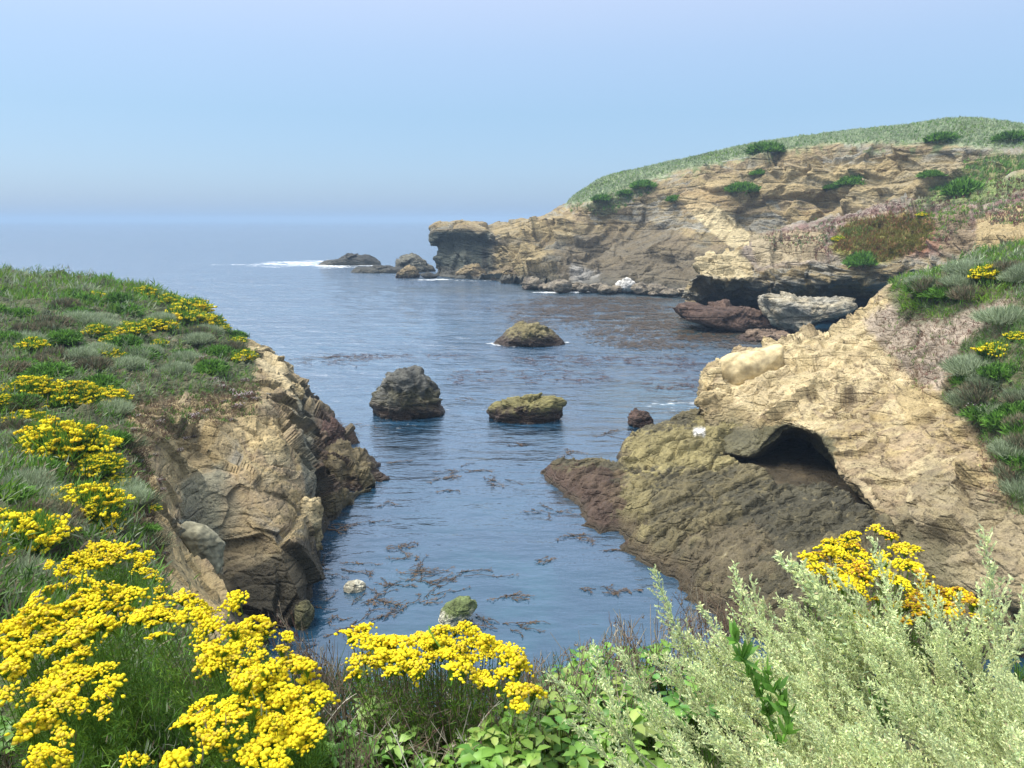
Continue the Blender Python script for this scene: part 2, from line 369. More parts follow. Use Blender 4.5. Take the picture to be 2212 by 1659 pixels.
far.base(BROWN * .8, GREY * .8, TAN * .62, GREY, TAN * .85, BROWN, TAN, OCHRE * .8, TAN * .7)
far.tide(2.0, 11.0, (.10,.092,.065), wet=.2, st=.85)
far.zone([(1240,500),(1400,470),(1560,560),(1560,640),(1230,640),(1200,560)], (.15,.12,.075), 10, 30, .7)  # shade of the recessed lower face painted into the rock colour
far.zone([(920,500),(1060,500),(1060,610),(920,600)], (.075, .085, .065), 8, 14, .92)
far.zone([(1065,530),(1130,520),(1190,545),(1150,590),(1075,590)], TAN * .95, 6, 14, .9)
far.zone([(1050,478),(1240,470),(1240,520),(1080,520)], TAN * .95, 8, 16, .7)
far.zone([(1470,425),(1515,422),(1600,485),(1650,535),(1600,550),(1540,505),(1490,458)], PALE * 1.0, 3, 5, 1)
far.zone([(1490,380),(2200,330),(2200,450),(1900,470),(1700,420),(1500,430)], TAN * 1.05, 12, 30, .6)
far.zone([(1440,420),(1530,400),(1600,440),(1480,460)], OCHRE, 8, 16, .55)
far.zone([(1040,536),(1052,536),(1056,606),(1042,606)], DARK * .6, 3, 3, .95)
far.zone([(1230,565),(1300,590),(1290,612),(1235,612)], GUANO * .6, 6, 14, .55)
far.tide(.5, 2.2, DARK, wet=1, st=.95)
far.zone([(1225,440),(1290,438),(1400,392),(1500,362),(1600,343),(1700,320),(1900,306),(2100,318),(2190,322),(2700,324),(2700,0),(1200,0),(1180,380)], (.26,.31,.18), 7, 20, 1)
far.zone([(1250,445),(1310,470),(1400,410),(1350,395)], (.17,.19,.09), 6, 16, .8)
far.zone([(1960,440),(2050,375),(2130,335),(2300,330),(2300,400),(2120,395),(2010,445)], (.20,.21,.08), 6, 16, .85)
far.speck([(1300,380),(1500,340),(2300,250),(2300,335),(1700,330),(1450,390)], (.15,.20,.08), .1, .8)
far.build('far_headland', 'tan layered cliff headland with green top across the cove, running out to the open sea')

# ---------------------------------------------------------------- promontory
pro = Land(loft([
    [p(1560,640,104),p(1545,600,103),p(1535,605,102),p(1530,612,101),p(1530,630,100),p(1530,650,99),q(1530,660,0),q(1530,662,-3)],
    [p(1530,600,104),p(1505,562,99),p(1500,574,96),p(1497,590,94.5),p(1486,620,94),p(1484,650,93),q(1482,678,0),q(1482,686,-3)],
    [p(1560,590,108),p(1545,546,101),p(1548,556,97),p(1552,598,91.5),p(1560,616,95),p(1565,640,99),q(1570,665,0),q(1570,670,-3)],
    [p(1650,560,112),p(1612,535,104),p(1618,552,98),p(1625,600,91),p(1635,630,92),p(1640,655,98),q(1640,665,0),q(1640,670,-3)],
    [p(1660,560,114),p(1640,505,106),p(1650,528,99),p(1660,570,92),p(1665,620,89),p(1670,648,95),q(1670,665,0),q(1670,670,-3)],
    [p(1750,560,114),p(1740,488,106),p(1750,520,97),p(1760,566,88.5),p(1765,615,88),p(1775,645,96),q(1780,665,0),q(1780,670,-3)],
    [p(1860,560,112),p(1850,457,104),p(1860,490,94),p(1862,550,86),p(1870,600,84),p(1880,640,90),q(1900,670,0),q(1900,680,-3)],
    [p(1980,560,110),p(1960,435,102),p(1970,480,90),p(1990,545,80),p(2000,590,77),p(2010,640,82),q(2020,690,0),q(2020,700,-3)],
    [p(2110,540,108),p(2100,404,98),p(2110,450,84),p(2110,520,70),p(2110,570,68),p(2120,640,72),q(2130,700,0),q(2130,720,-3)],
    [p(2240,520,104),p(2240,384,94),p(2240,440,78),p(2240,520,62),p(2240,580,60),p(2240,650,62),q(2240,720,0),q(2240,740,-3)],
    [p(2600,520,90),p(2600,370,78),p(2600,430,64),p(2600,520,50),p(2600,590,48),p(2600,660,50),q(2600,760,0),q(2600,780,-3)],
], 2.0, 130), M_mid)
pro.displace(1.0, .24, strata=.75, sfreq=1.1, dip=(.16, .1, 1), seed=13, blocky=.5, facet=1.3, ff=.16)
pro.base(GREY * .8, BROWN, TAN * .7, GREY, TAN * .9, OCHRE * .8, TAN * .6)
pro.tide(1.5, 3.6, GREY * .45, wet=.4, st=.8)
pro.zone([(1490,545),(1620,540),(1625,600),(1560,600),(1495,590)], PALE * .95, 5, 6, 1)
pro.zone([(1620,500),(1850,455),(2010,420),(2250,380),(2250,520),(2150,540),(1950,560),(1750,570),(1640,585),(1600,550)], PINK * .8, 6, 12, .95)
pro.speck([(1640,500),(2250,380),(2250,540),(1800,560)], PURPLE * .8, -.05, .9)
pro.zone([(1610,500),(1780,500),(1780,560),(1640,575)], PALE * .75, 6, 14, .7)
pro.zone([(1790,530),(1830,480),(1960,462),(2020,480),(1990,540),(1880,575),(1820,560)], (.27,.25,.06), 10, 18, .95)
pro.zone([(1900,470),(2010,470),(2080,530),(1980,560),(1920,540)], (.27,.13,.07), 10, 22, .75)
pro.zone([(2020,470),(2090,440),(2110,540),(2030,560)], BROWN * 1.1, 8, 12, .95)
pro.zone([(2110,470),(2250,430),(2250,545),(2100,540)], TAN * 1.15, 8, 14, .95)
pro.zone([(1960,440),(2050,400),(2250,370),(2250,400),(2150,430),(2040,440)], (.20,.27,.08), 8, 14, .9)
pro.tide(.4, 1.5, (.075,.05,.03), wet=1, st=.95)
pro.build('rocky_promontory', 'low promontory with red and green mat plants above a dark overhang, in the middle of the right side')

# ---------------------------------------------------------------- right sandstone bluff
rb = Land(loft([
    [p(1640,840,53),p(1610,830,50),p(1600,835,49),p(1590,845,48),p(1590,870,46),p(1600,900,44),p(1620,930,43),q(1640,930,-.5)],
    [p(1600,830,52),p(1516,846,42.5),p(1512,862,41),p(1513,885,39.5),p(1520,925,37.5),p(1536,966,36.5),p(1590,968,39),q(1620,935,-.5)],
    [p(1640,800,53),p(1600,775,46),p(1597,815,43),p(1600,860,40.5),p(1605,915,38),p(1618,985,35),p(1655,980,39.5),q(1690,940,-.5)],
    [p(1720,790,54),p(1672,742,47),p(1672,800,42),p(1680,850,38.5),p(1690,893,36),p(1702,922,34.5),p(1716,950,41),q(1760,935,-.5)],
    [p(1810,760,54),p(1765,708,47),p(1770,780,41),p(1770,850,36.5),p(1770,900,34),p(1778,948,32.3),p(1790,975,39),q(1830,950,-.5)],
    [p(1900,730,54),p(1848,680,47),p(1860,780,40.5),p(1850,880,34),p(1830,960,31),p(1818,1030,29),p(1850,1030,35),q(1890,990,-.5)],
    [p(1980,700,54),p(1918,610,46),p(1950,740,39),p(1950,880,32),p(1920,1000,28.5),p(1900,1128,25.5),p(1945,1110,31),q(1990,1050,-.5)],
    [p(2080,680,52),p(2060,568,42),p(2070,720,35),p(2070,880,29),p(2040,1050,25),p(1990,1245,22),p(2050,1220,26),q(2080,1180,-.5)],
    [p(2260,660,48),p(2215,535,40),p(2215,690,32),p(2215,860,26),p(2205,1050,22),p(2150,1305,19.5),p(2210,1290,23),q(2240,1240,-.5)],
    [p(2560,640,42),p(2560,495,35),p(2560,640,28),p(2560,820,21),p(2540,1050,17),p(2500,1330,15.5),p(2540,1330,18),q(2560,1300,-.5)],
    [p(3200,640,32),p(3200,480,26),p(3200,640,21),p(3200,820,15),p(3200,1050,12),p(3100,1330,11),p(3200,1330,14),q(3200,1400,-.5)],
], 1.9, 150), M_near)
gx, gy, _ = proj(rb.G)
vz = sstep(-10, 30, sdpoly(gx, gy, [(1915,610),(2060,560),(2300,500),(2800,450),(2800,1200),(2180,1100),(2110,960),(2060,870),(2080,760),(1990,690)]))
mk_ = np.ones(rb.G.shape[:2]) * (1 - .55 * vz); mk_[:, COLS[5]:] *= .3; mk_[:, COLS[4]:COLS[5]] *= np.linspace(1, .6, COLS[5] - COLS[4])
rb.displace(.55, .62, strata=.26, sfreq=2.2, dip=(-.34, .3, 1), seed=23, blocky=.25, facet=.9, ff=.26, mask=mk_)
rb.base(TAN * .7, TAN, PALE * .95, BROWN * 1.5, TAN * 1.1, PALE, TAN * .85)
rb.zone([(1560,770),(1880,660),(1960,740),(1950,830),(1700,900),(1540,870)], PALE * 1.02, 14, 30, .6)
rb.speck([(1850,760),(2140,760),(2220,1300),(1950,1250),(1820,1030),(1700,880)], BROWN * .95, .12, .75)
rb.speck([(1850,760),(2140,760),(2220,1300),(1950,1250),(1820,1030),(1700,880)], PALE * 1.15, .35, .6)
rb.zone([(1940,860),(2110,790),(2090,870),(1960,930)], TAN * 1.2, 6, 14, .7)
rb.zone([(1860,690),(1960,640),(2230,560),(2230,700),(2080,760),(2030,850),(1930,780)], PINK * .85, 10, 26, .85)
rb.zone([(1930,1130),(2000,1000),(2230,1120),(2230,1360),(2100,1330),(1980,1240)], (.25, .215, .135), 14, 26, .6)
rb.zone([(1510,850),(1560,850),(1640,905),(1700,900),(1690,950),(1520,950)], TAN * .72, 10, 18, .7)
vegR = [[(1905,625),(2060,550),(2300,500),(2800,450),(2800,560),(2160,650),(2050,690),(1960,700)],
        [(2080,740),(2230,620),(2800,560),(2800,1200),(2190,1100),(2130,960),(2030,860)]]
for P_ in vegR: rb.zone(P_, SCRUB * 1.3, 10, 26, .9)
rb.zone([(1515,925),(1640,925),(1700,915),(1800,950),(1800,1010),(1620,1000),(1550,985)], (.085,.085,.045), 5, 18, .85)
rb.tide(.8, 2.0, (.12,.11,.06), wet=.8, st=.9)
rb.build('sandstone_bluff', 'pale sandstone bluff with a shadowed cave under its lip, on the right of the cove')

# ---------------------------------------------------------------- rock shelf (height field)
def shelf():
    st = .055; xs = np.arange(.5, 24, st); ys = np.arange(18.5, 47.5, st); X, Y = np.meshgrid(xs, ys, indexing='ij')
    Wn = np.stack([X, Y, X * 0], -1)
    wx = X + .45 * fbm(Wn * 1.1, 4, 5); wy = Y + .45 * fbm(Wn * 1.1 + 9, 4, 6)
    def lobe(poly, A, wd, cx=None):
        P_ = [tuple(q(a, b, 0)[:2]) for a, b in poly]; d = sdpoly(wx, wy, P_)
        return np.where(d > 0, A * (1 - np.exp(-np.maximum(d, 0) / wd)), d * 2.2)
    m = lobe([(1338,1035),(1330,1062),(1250,1098),(1250,1138),(1290,1160),(1335,1152),(1342,1188),(1400,1228),(1460,1255),(1480,1292),(1560,1345),(1700,1420),(2300,1420),(2400,1000),(1900,965),(1620,975),(1420,1020)], .95, .8)
    m = np.where(m > 0, m + np.clip((X - 6.5) * .06, -.25, .45) - .25 * sstep(30, 36, Y) , m)
    t = lobe([(1166,1022),(1205,1060),(1262,1100),(1330,1092),(1420,1060),(1400,1020),(1260,1014),(1200,1012)], .75, .45)
    l = lobe([(1332,990),(1345,1026),(1430,1036),(1800,1050),(1960,900),(1560,905),(1440,928),(1355,955)], 1.2, .7)
    l2 = lobe([(1480,925),(1490,965),(1560,960),(1580,905),(1540,895)], 1.3, .6)
    z = np.maximum(np.maximum(m, t), np.maximum(l, l2))
    tr_ = sdpoly(wx, wy, [tuple(q(a, b, .9)[:2]) for a, b in [(1535,990),(1600,1012),(1645,1032),(1680,1062),(1776,1066),(1840,1092),(1910,1155),(1990,1255),(2140,1330),(2210,1250),(2000,1000),(1700,915),(1560,950)]])
    z = z * (1 - sstep(-.2, .5, tr_)) + .12 * sstep(-.2, .5, tr_)
    ins = sstep(0, .5, z)
    # beds run obliquely: ridges
    u = X * .80 + Y * .60; v = -X * .60 + Y * .80
    rid = fbm(np.stack([u * .55, v * 2.6, X * 0], -1), 5, 44, .55, True)
    f1, f2, idn = worley(np.stack([u * .35, v * 1.1, X * 0], -1) + .25 * fbm(Wn * 1.5, 3, 8)[..., None], 46)
    z = z + ins * (.30 * rid + .34 * (idn - .5) * sstep(0, .12, f2 - f1) - .16 * (1 - sstep(0, .10, f2 - f1))) + .07 * fbm(Wn * 3, 4, 50) + .16 * fbm(Wn * .9, 3, 51)
    G = np.stack([X + .15 * fbm(Wn * 2, 3, 77), Y + .15 * fbm(Wn * 2, 3, 78), np.maximum(z, -9)], -1)
    L = Land(G, M_shelf); L.n = gnorm(G); L.px, L.py, L.dz = proj(G); L.col = np.zeros(G.shape[:2] + (4,)); L.wn = fbm(Wn * .8, 5, 61); L.wn2 = fbm(Wn * 3.2, 4, 62)
    L.strat = rid; L.cell = idn
    L.base((.06,.05,.028), (.115,.096,.05), (.075,.068,.042), (.155,.13,.065))
    L.zone([(1330,1030),(1420,1030),(1390,1180),(1330,1180)], (.26,.22,.10), 5, 48, .7, fine=.8)
    L.zone([(1340,940),(1560,900),(1640,960),(1560,1010),(1340,1020)], (.33,.28,.12), 5, 45, .7, fine=.8)
    L.zone([(1460,1180),(1640,1110),(1700,1180),(1560,1270)], (.15,.12,.07), 5, 48, .6, fine=.8)
    L.zone([(1560,1060),(1800,1020),(1920,1130),(1700,1190),(1620,1130)], (.062,.058,.038), 5, 48, .7, fine=.8)
    L.speck(ALL, (.25,.21,.11), .30, .6); L.speck(ALL, (.5,.48,.40), .55, .7)
    L.zone([(1497,924),(1522,924),(1522,942),(1500,940)], GUANO * 1.1, 3, 5, 1)
    L.tide(.25, .8, (.085,.062,.035), wet=.6, st=.85); L.speck(ALL, RED, .28, .0); L.zone([(1160,1000),(1345,1015),(1330,1100),(1345,1160),(1240,1150),(1160,1060)], (.085,.05,.038), 5, 48, .75, fine=.8); L.tide(.05, .35, (.05,.04,.022), wet=.8, st=.8)
    gf = gridfaces(*G.shape[:2]); gf = gf[G[..., 2].ravel()[gf].max(1) > -2.0]
    me = mesh_from('rock_shelf', G.reshape(-1, 3), gf, np.clip(L.col, 0, 1).reshape(-1, 4))
    L.o = obj('rock_shelf', me, M_shelf); tag(L.o, 'low dark rock shelf with ribbed beds sloping into the cove below the bluff', kind='structure'); return L
sh = shelf()

# ---------------------------------------------------------------- left bluff
lb = Land(loft([
    [wp(-40,-8,10.6),wp(-12,-6,10.5),wp(-5,-4,10.45),wp(0,-3,10.4),wp(4,-3,10.4),wp(8,-3,10.3),wp(14,-4,10),wp(24,-5,10)],
    [wp(-40,-1,10.6),wp(-12,1,10.4),wp(-5,2.4,10.1),wp(-2.2,2.6,10.05),wp(-.6,2.7,9.95),wp(.9,2.7,9.95),wp(3,2.8,9.9),wp(8,2.5,10)],
    [wp(-40,4,10.6),wp(-12,3.5,10.0),wp(-6,4.0,9.4),wp(-3.0,4.0,9.0),wp(-1.6,4.2,8.2),wp(-.3,4.4,7.2),wp(1.5,4.4,6.8),wp(8,4.2,7)],
    [wp(-40,7,10.5),p(-300,1280,6.0),p(60,1285,7.5),p(300,1280,9.0),wp(-4.0,10.5,5.4),wp(-3.0,11,3.2),wp(-2.4,11.8,0),wp(-2,12,-3)],
    [wp(-42,10,10.5),p(-300,1180,7.5),p(60,1185,9.0),p(320,1180,12.0),p(430,1270,13.2),p(500,1350,14.0),q(640,1640,0),q(660,1660,-3)],
    [wp(-44,13,10.4),p(-300,1060,9.5),p(60,1085,11.0),p(320,1110,14),p(400,1180,15.2),p(487,1285,15.8),q(600,1480,0),q(620,1500,-3)],
    [wp(-46,17,10.4),p(-300,960,12.5),p(60,990,14),p(300,1040,17),p(385,1120,18.5),p(440,1240,19),q(560,1400,0),q(580,1420,-3)],
    [wp(-48,20,10.3),p(-300,880,15.5),p(60,910,17.5),p(300,960,20),p(400,1030,22),p(470,1180,21.5),q(610,1370,0),q(640,1390,-3)],
    [wp(-50,24,10.2),p(-300,810,19.5),p(60,835,22),p(320,880,25.5),p(520,970,24.8),p(590,1120,22.2),q(690,1340,0),q(710,1350,-3)],
    [wp(-52,30,10.0),p(-300,745,26),p(60,770,29),p(350,810,32),p(560,880,30),p(665,1040,26.5),q(706,1160,0),q(716,1170,-3)],
    [wp(-54,36,9.8),p(-300,690,33),p(60,715,36),p(380,765,38.5),p(570,835,36),p(668,935,33),q(735,1105,0),q(745,1115,-3)],
    [wp(-56,40,9.6),p(-300,655,38),p(60,675,41),p(410,730,43),p(580,805,41),p(682,935,37),q(806,1040,0),q(816,1045,-3)],
    [wp(-60,45,9.2),p(-300,625,43),p(60,640,46),p(420,705,48),p(575,785,46),p(650,850,43.5),q(760,955,0),q(770,955,-3)],
    [wp(-64,50,8.8),p(-300,600,48),p(60,612,50),p(400,668,52),p(520,735,51),p(590,778,50),q(655,860,0),q(665,860,-3)],
    [wp(-68,58,7.0),p(-300,586,56),p(60,595,55),p(300,622,57),p(440,690,58),p(500,735,59),q(560,775,0),q(570,775,-3)],
    [wp(-72,66,3),wp(-56,64,3.5),wp(-40,63,4),wp(-32,63,3.5),wp(-27,63,2.2),wp(-24,65,.8),wp(-22,67,0),wp(-22,68,-3)],
    [wp(-80,76,-3),wp(-60,74,-3),wp(-44,72,-3),wp(-36,71,-3),wp(-30,70,-3),wp(-26,70,-3),wp(-24,70,-3),wp(-22,69,-3)],
], 2.4, 120), M_near)
rockL = [(505,725),(600,760),(700,860),(830,1030),(790,1100),(700,1110),(720,1300),(690,1500),(560,1560),(400,1400),(345,1210),(310,1130),(300,1000),(280,900),(360,860),(470,850),(550,850),(550,770)]
gx, gy, _ = proj(lb.G)
rk = sstep(-25, 25, sdpoly(gx, gy, rockL))
for st_ in (1, 2, 4):
    i_ = np.arange(lb.G.shape[0]); lb.G = (lb.G[np.clip(i_ - st_, 0, None)] + lb.G + lb.G[np.clip(i_ + st_, None, len(i_) - 1)]) / 3
Gn = lb.G
bill = np.abs(fbm(Gn * .55, 4, 90, .55)) * 1.4 - .25
near = np.clip(np.hypot(Gn[..., 0], Gn[..., 1]) / 9, 0, 1)
n0 = gnorm(Gn); n0 *= np.where(n0[..., 2:3] < 0, -1, 1) * 1.0
lb.G = Gn + (1 - rk)[..., None] * np.array([0, 0, 1]) * (bill * .95 * near)[..., None]
lb.displace(.38, .6, strata=.09, sfreq=1.6, dip=(.55, .25, 1), seed=33, blocky=.2, facet=.95, ff=.28, mask=(.04 + .96 * rk) * np.clip((Gn[..., 1] - 6) / 18, .15, 1))
lb.base(TAN * .8, GREY * .9, TAN, BROWN * 1.3, PALE * .85, TAN * .8)
lb.zone([(270,880),(560,850),(560,900),(480,1000),(380,1060),(360,1200),(300,1200)], TAN * .95, 14, 30, .7)
lb.zone([(530,900),(620,900),(600,980),(530,960)], TAN * 1.15, 8, 14, .8)
lb.zone([(500,720),(600,760),(660,840),(640,860),(570,800)], PALE * .95, 6, 12, .8)
lb.zone([(640,840),(680,870),(700,1050),(660,1080),(645,950)], (.13,.14,.11), 8, 18, .8)
lb.zone([(395,1040),(480,1000),(520,1100),(480,1200),(400,1180)], (.18,.19,.14), 12, 22, .7)
lb.zone([(480,1040),(640,1040),(560,1240),(500,1290),(470,1200)], (.24,.19,.115), 14, 26, .6)
lb.zone([(380,1120),(420,1130),(480,1180),(480,1240),(430,1170)], (.30,.31,.25), 5, 8, .8)
lb.zone([(345,1190),(400,1170),(515,1290),(510,1330),(430,1330),(370,1290)], TAN * 1.1, 8, 14, .8)
lb.tide(.8, 2.4, (.09,.08,.05), wet=.5, st=.85); lb.tide(.35, 1.1, (.04,.032,.02), wet=.9, st=.85)
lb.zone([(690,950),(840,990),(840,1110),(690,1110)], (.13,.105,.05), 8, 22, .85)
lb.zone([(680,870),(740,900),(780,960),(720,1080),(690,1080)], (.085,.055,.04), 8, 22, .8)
veg_edge = [(-9000,-900),(400,600),(510,725),(548,770),(552,830),(470,850),(360,860),(280,880),(262,960),(300,1060),(310,1140),(345,1240),(370,1330),(420,1420),(700,1500),(1400,1500),(2600,1500),(2600,9000),(-9000,9000)]
lb.zone([(500,1250),(600,1195),(700,1130),(740,1330),(690,1500),(480,1440)], (.04,.035,.022), 10, 26, .9, wet=.4)  # undercut's shade painted near black into the wet cliff foot
lb.zone(veg_edge, (.085,.10,.045), 8, 26, .97)
lb.speck([(-9000,500),(560,700),(350,900),(350,1400),(-9000,1400)], (.17,.13,.09), .1, .6)
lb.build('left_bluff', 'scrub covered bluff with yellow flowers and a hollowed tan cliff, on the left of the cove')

# seabed
def seabed():
    xs = np.linspace(-60, 110, 240); ys = np.linspace(2, 190, 260); X, Y = np.meshgrid(xs, ys, indexing='ij'); W_ = np.stack([X, Y, X * 0], -1)
    z = -2.6 - .035 * np.maximum(Y - 20, 0) + .5 * fbm(W_ * .35, 4, 201)
    return mesh_from('seabed', np.stack([X, Y, np.maximum(z, -7)], -1).reshape(-1, 3), gridfaces(240, 260))
m_, t_, o_ = newmat('seabed_sand'); b_ = N(t_, 'ShaderNodeBsdfPrincipled'); t_.links.new(b_.outputs[0], o_.inputs[0])
g_ = N(t_, 'ShaderNodeNewGeometry'); n_ = noise(t_, g_.outputs['Position'], .35, 5, .6)
r_ = N(t_, 'ShaderNodeValToRGB'); t_.links.new(n_, r_.inputs[0]); e_ = r_.color_ramp.elements
e_[0].position = .42; e_[0].color = (.02, .035, .035, 1); e_[1].position = .66; e_[1].color = (.30, .42, .36, 1)
t_.links.new(r_.outputs[0], b_.inputs['Base Color'])
tag(obj('seabed', seabed(), m_), 'sandy and weedy sea floor showing through the clear water', kind='structure')

# ---------------------------------------------------------------- sea
def sea():
    rows = np.concatenate([1659 + np.arange(60, 0, -1) * 30, np.arange(1659, 520, -2.2), 475 + np.geomspace(45, .9, 60)])
    depr = PITCH + np.arctan((rows - CY) / F); Yv = H / np.tan(depr)
    cols = np.linspace(-2.2, 2.6, 620)
    Yv = Yv[:, None] + 0 * cols; Xv = cols[None] * (Yv * 1.0 + 3)
    P_ = np.stack([Xv, Yv, Yv * 0], -1); d = np.hypot(Xv, Yv)
    def wv(sx, sy, s, lim): return fbm(np.stack([Xv * sx, Yv * sy, Yv * 0 + s], -1), 3, s) * (1 - sstep(lim * .5, lim, d))
    amp = .35 + .65 * sstep(28, 75, Yv)
    z = .10 * amp * wv(.30, .85, 300, 260) + .035 * amp * wv(1.0, 2.4, 305, 60) + .012 * wv(2.4, 4, 310, 50)
    P_[..., 2] = z
    return mesh_from('sea', P_.reshape(-1, 3), gridfaces(*Yv.shape)[:, ::-1])
M_sea, t, o = newmat('sea_water')
g = N(t, 'ShaderNodeNewGeometry'); pos = g.outputs['Position']; sp = N(t, 'ShaderNodeSeparateXYZ'); t.links.new(pos, sp.inputs[0])
dist = mth(t, 'POWER', mth(t, 'ADD', mth(t, 'POWER', sp.outputs[0], 2.0), mth(t, 'POWER', sp.outputs[1], 2.0)), .5)
def mapped(sx_, sy_, rz=0):
    mp = N(t, 'ShaderNodeMapping'); mp.inputs['Scale'].default_value = (sx_, sy_, 1); mp.inputs['Rotation'].default_value = (0, 0, rz); t.links.new(pos, mp.inputs[0]); return mp.outputs[0]
w1 = noise(t, mapped(.8, 1.9, .12), 1.6, 4, .6); w2 = noise(t, mapped(.35, .85, -.1), 1.0, 4, .6); w3 = noise(t, mapped(.10, .26, .05), 1.0, 3, .55)
w0 = noise(t, mapped(1, 1.6), 5.0, 3, .5)
k1 = mth(t, 'DIVIDE', 26.0, mth(t, 'ADD', dist, 26.0))
calm = mth(t, 'ADD', .33, mth(t, 'MULTIPLY', mth(t, 'DIVIDE', mth(t, 'SUBTRACT', dist, 20.0), 45.0, clamp=True), .75))
h = mth(t, 'ADD', mth(t, 'MULTIPLY', mth(t, 'ADD', mth(t, 'MULTIPLY', w1, .17), mth(t, 'MULTIPLY', w0, .007)), calm), mth(t, 'ADD', mth(t, 'MULTIPLY', w2, .30), mth(t, 'MULTIPLY', w3, .6)))
h = mth(t, 'MULTIPLY', h, calm)
bp = N(t, 'ShaderNodeBump'); bp.inputs['Strength'].default_value = 1; bp.inputs['Distance'].default_value = 1.0; t.links.new(h, bp.inputs['Height'])
fr = N(t, 'ShaderNodeFresnel'); fr.inputs[0].default_value = 1.40; t.links.new(bp.outputs[0], fr.inputs['Normal'])
gl = N(t, 'ShaderNodeBsdfGlossy'); gl.inputs['Roughness'].default_value = .07; t.links.new(bp.outputs[0], gl.inputs['Normal'])
body = N(t, 'ShaderNodeBsdfDiffuse'); trn = N(t, 'ShaderNodeBsdfTransparent'); trn.inputs[0].default_value = (.45, .78, .85, 1)
n4 = noise(t, mapped(.05, .08), 1.0, 3, .5)
cr = N(t, 'ShaderNodeValToRGB'); t.links.new(n4, cr.inputs[0]); ce = cr.color_ramp.elements
ce[0].position = .38; ce[0].color = (.02, .075, .145, 1); ce[1].position = .68; ce[1].color = (.033, .11, .195, 1)
def ellipse_mask(lst):
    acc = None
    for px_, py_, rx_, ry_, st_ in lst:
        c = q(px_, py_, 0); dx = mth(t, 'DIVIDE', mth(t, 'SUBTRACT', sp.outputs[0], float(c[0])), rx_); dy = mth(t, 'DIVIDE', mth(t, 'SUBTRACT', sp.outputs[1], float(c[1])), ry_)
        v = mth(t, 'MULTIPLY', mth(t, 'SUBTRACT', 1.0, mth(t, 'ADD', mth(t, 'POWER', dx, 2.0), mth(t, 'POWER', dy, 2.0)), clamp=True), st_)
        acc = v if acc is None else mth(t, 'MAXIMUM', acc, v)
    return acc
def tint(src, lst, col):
    mxx = N(t, 'ShaderNodeMix', data_type='RGBA'); t.links.new(ellipse_mask(lst), mxx.inputs[0]); t.links.new(src, mxx.inputs[6]); mxx.inputs[7].default_value = (*col, 1); return mxx.outputs[2]
bc = tint(cr.outputs[0], [(1200,625,30,14,1.0),(1400,645,26,14,1.0),(1520,690,16,14,1.0),(1620,740,10,10,1.0),(1000,625,18,9,.9)], (.008, .04, .05))  # dark reflection of the cliffs painted into the water's body colour
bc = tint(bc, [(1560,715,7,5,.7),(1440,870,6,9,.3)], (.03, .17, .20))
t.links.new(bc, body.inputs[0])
clear = mth(t, 'SUBTRACT', .42, mth(t, 'DIVIDE', mth(t, 'SUBTRACT', dist, 22.0), 90.0), clamp=True)
inner = N(t, 'ShaderNodeMixShader'); t.links.new(clear, inner.inputs[0]); t.links.new(body.outputs[0], inner.inputs[1]); t.links.new(trn.outputs[0], inner.inputs[2])
surf = N(t, 'ShaderNodeMixShader'); t.links.new(mth(t, 'MULTIPLY', fr.outputs[0], 3.4, clamp=True), surf.inputs[0]); t.links.new(inner.outputs[0], surf.inputs[1]); t.links.new(gl.outputs[0], surf.inputs[2])
# foam: white water where the swell meets rocks
foamD = N(t, 'ShaderNodeBsdfDiffuse'); foamD.inputs[0].default_value = (.86, .89, .90, 1)
fn = noise(t, mapped(.7, 1.5, .1), 1.3, 6, .68); fn2 = noise(t, mapped(.5, 1.8, .2), .5, 5, .7)
fm = ellipse_mask([(650,569,17,24,.66),(745,574,15,14,.7),(960,604,8,5,.55),(1000,606,8,3,.55),(1240,631,11,2.2,.62),(1330,630,8,2,.55),(1090,742,2.2,2.0,.62),(1215,742,1.8,1.3,.6),(1150,747,4,1.2,.5),
                (950,885,1.7,1.3,.66),(880,918,2.0,.9,.5),(1395,905,2.8,2.6,.12),(1450,880,3.2,3.4,.12),(1580,692,7,2,.55),(1060,885,.9,1.0,.45),(445,572,18,3,.36)])
fn3 = noise(t, mapped(.10, .16, .1), 1.0, 5, .7)
fq = mth(t, 'MULTIPLY', mth(t, 'SUBTRACT', mth(t, 'ADD', mth(t, 'MULTIPLY', fm, .75), mth(t, 'ADD', mth(t, 'MULTIPLY', mth(t, 'SUBTRACT', fn, .5), 2.0), mth(t, 'MULTIPLY', mth(t, 'SUBTRACT', fn3, .5), 2.2))), .40), 4.0, clamp=True)
fq = mth(t, 'MULTIPLY', fq, mth(t, 'MULTIPLY', fm, 5.0, clamp=True))
sf = N(t, 'ShaderNodeMixShader'); t.links.new(fq, sf.inputs[0]); t.links.new(surf.outputs[0], sf.inputs[1]); t.links.new(foamD.outputs[0], sf.inputs[2])
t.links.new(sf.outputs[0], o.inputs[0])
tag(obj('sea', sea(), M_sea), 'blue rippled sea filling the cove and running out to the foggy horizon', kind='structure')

# ---------------------------------------------------------------- haze
def haze(x0, x1, y0, y1, z0, z1, dens):
    V = [(x, y, z) for x in (x0, x1) for y in (y0, y1) for z in (z0, z1)]
    Fc = np.array([(0,1,3,2),(4,6,7,5),(0,4,5,1),(2,3,7,6),(0,2,6,4),(1,5,7,3)])
    m, t, o = newmat('haze_air'); v = N(t, 'ShaderNodeVolumePrincipled'); v.inputs['Color'].default_value = (.455, .64, .87, 1); v.inputs['Density'].default_value = dens; v.inputs['Anisotropy'].default_value = 0.0
    t.links.new(v.outputs[0], o.inputs['Volume'])
    ob = obj('haze', mesh_from('haze', V, Fc, smooth=False), m); tag(ob, 'thin blue sea fog that pales the far cliff and hides the horizon', kind='stuff'); return ob
HAZE = haze(-14000, 16000, -400, 16000, -8.5, 32, .0005)
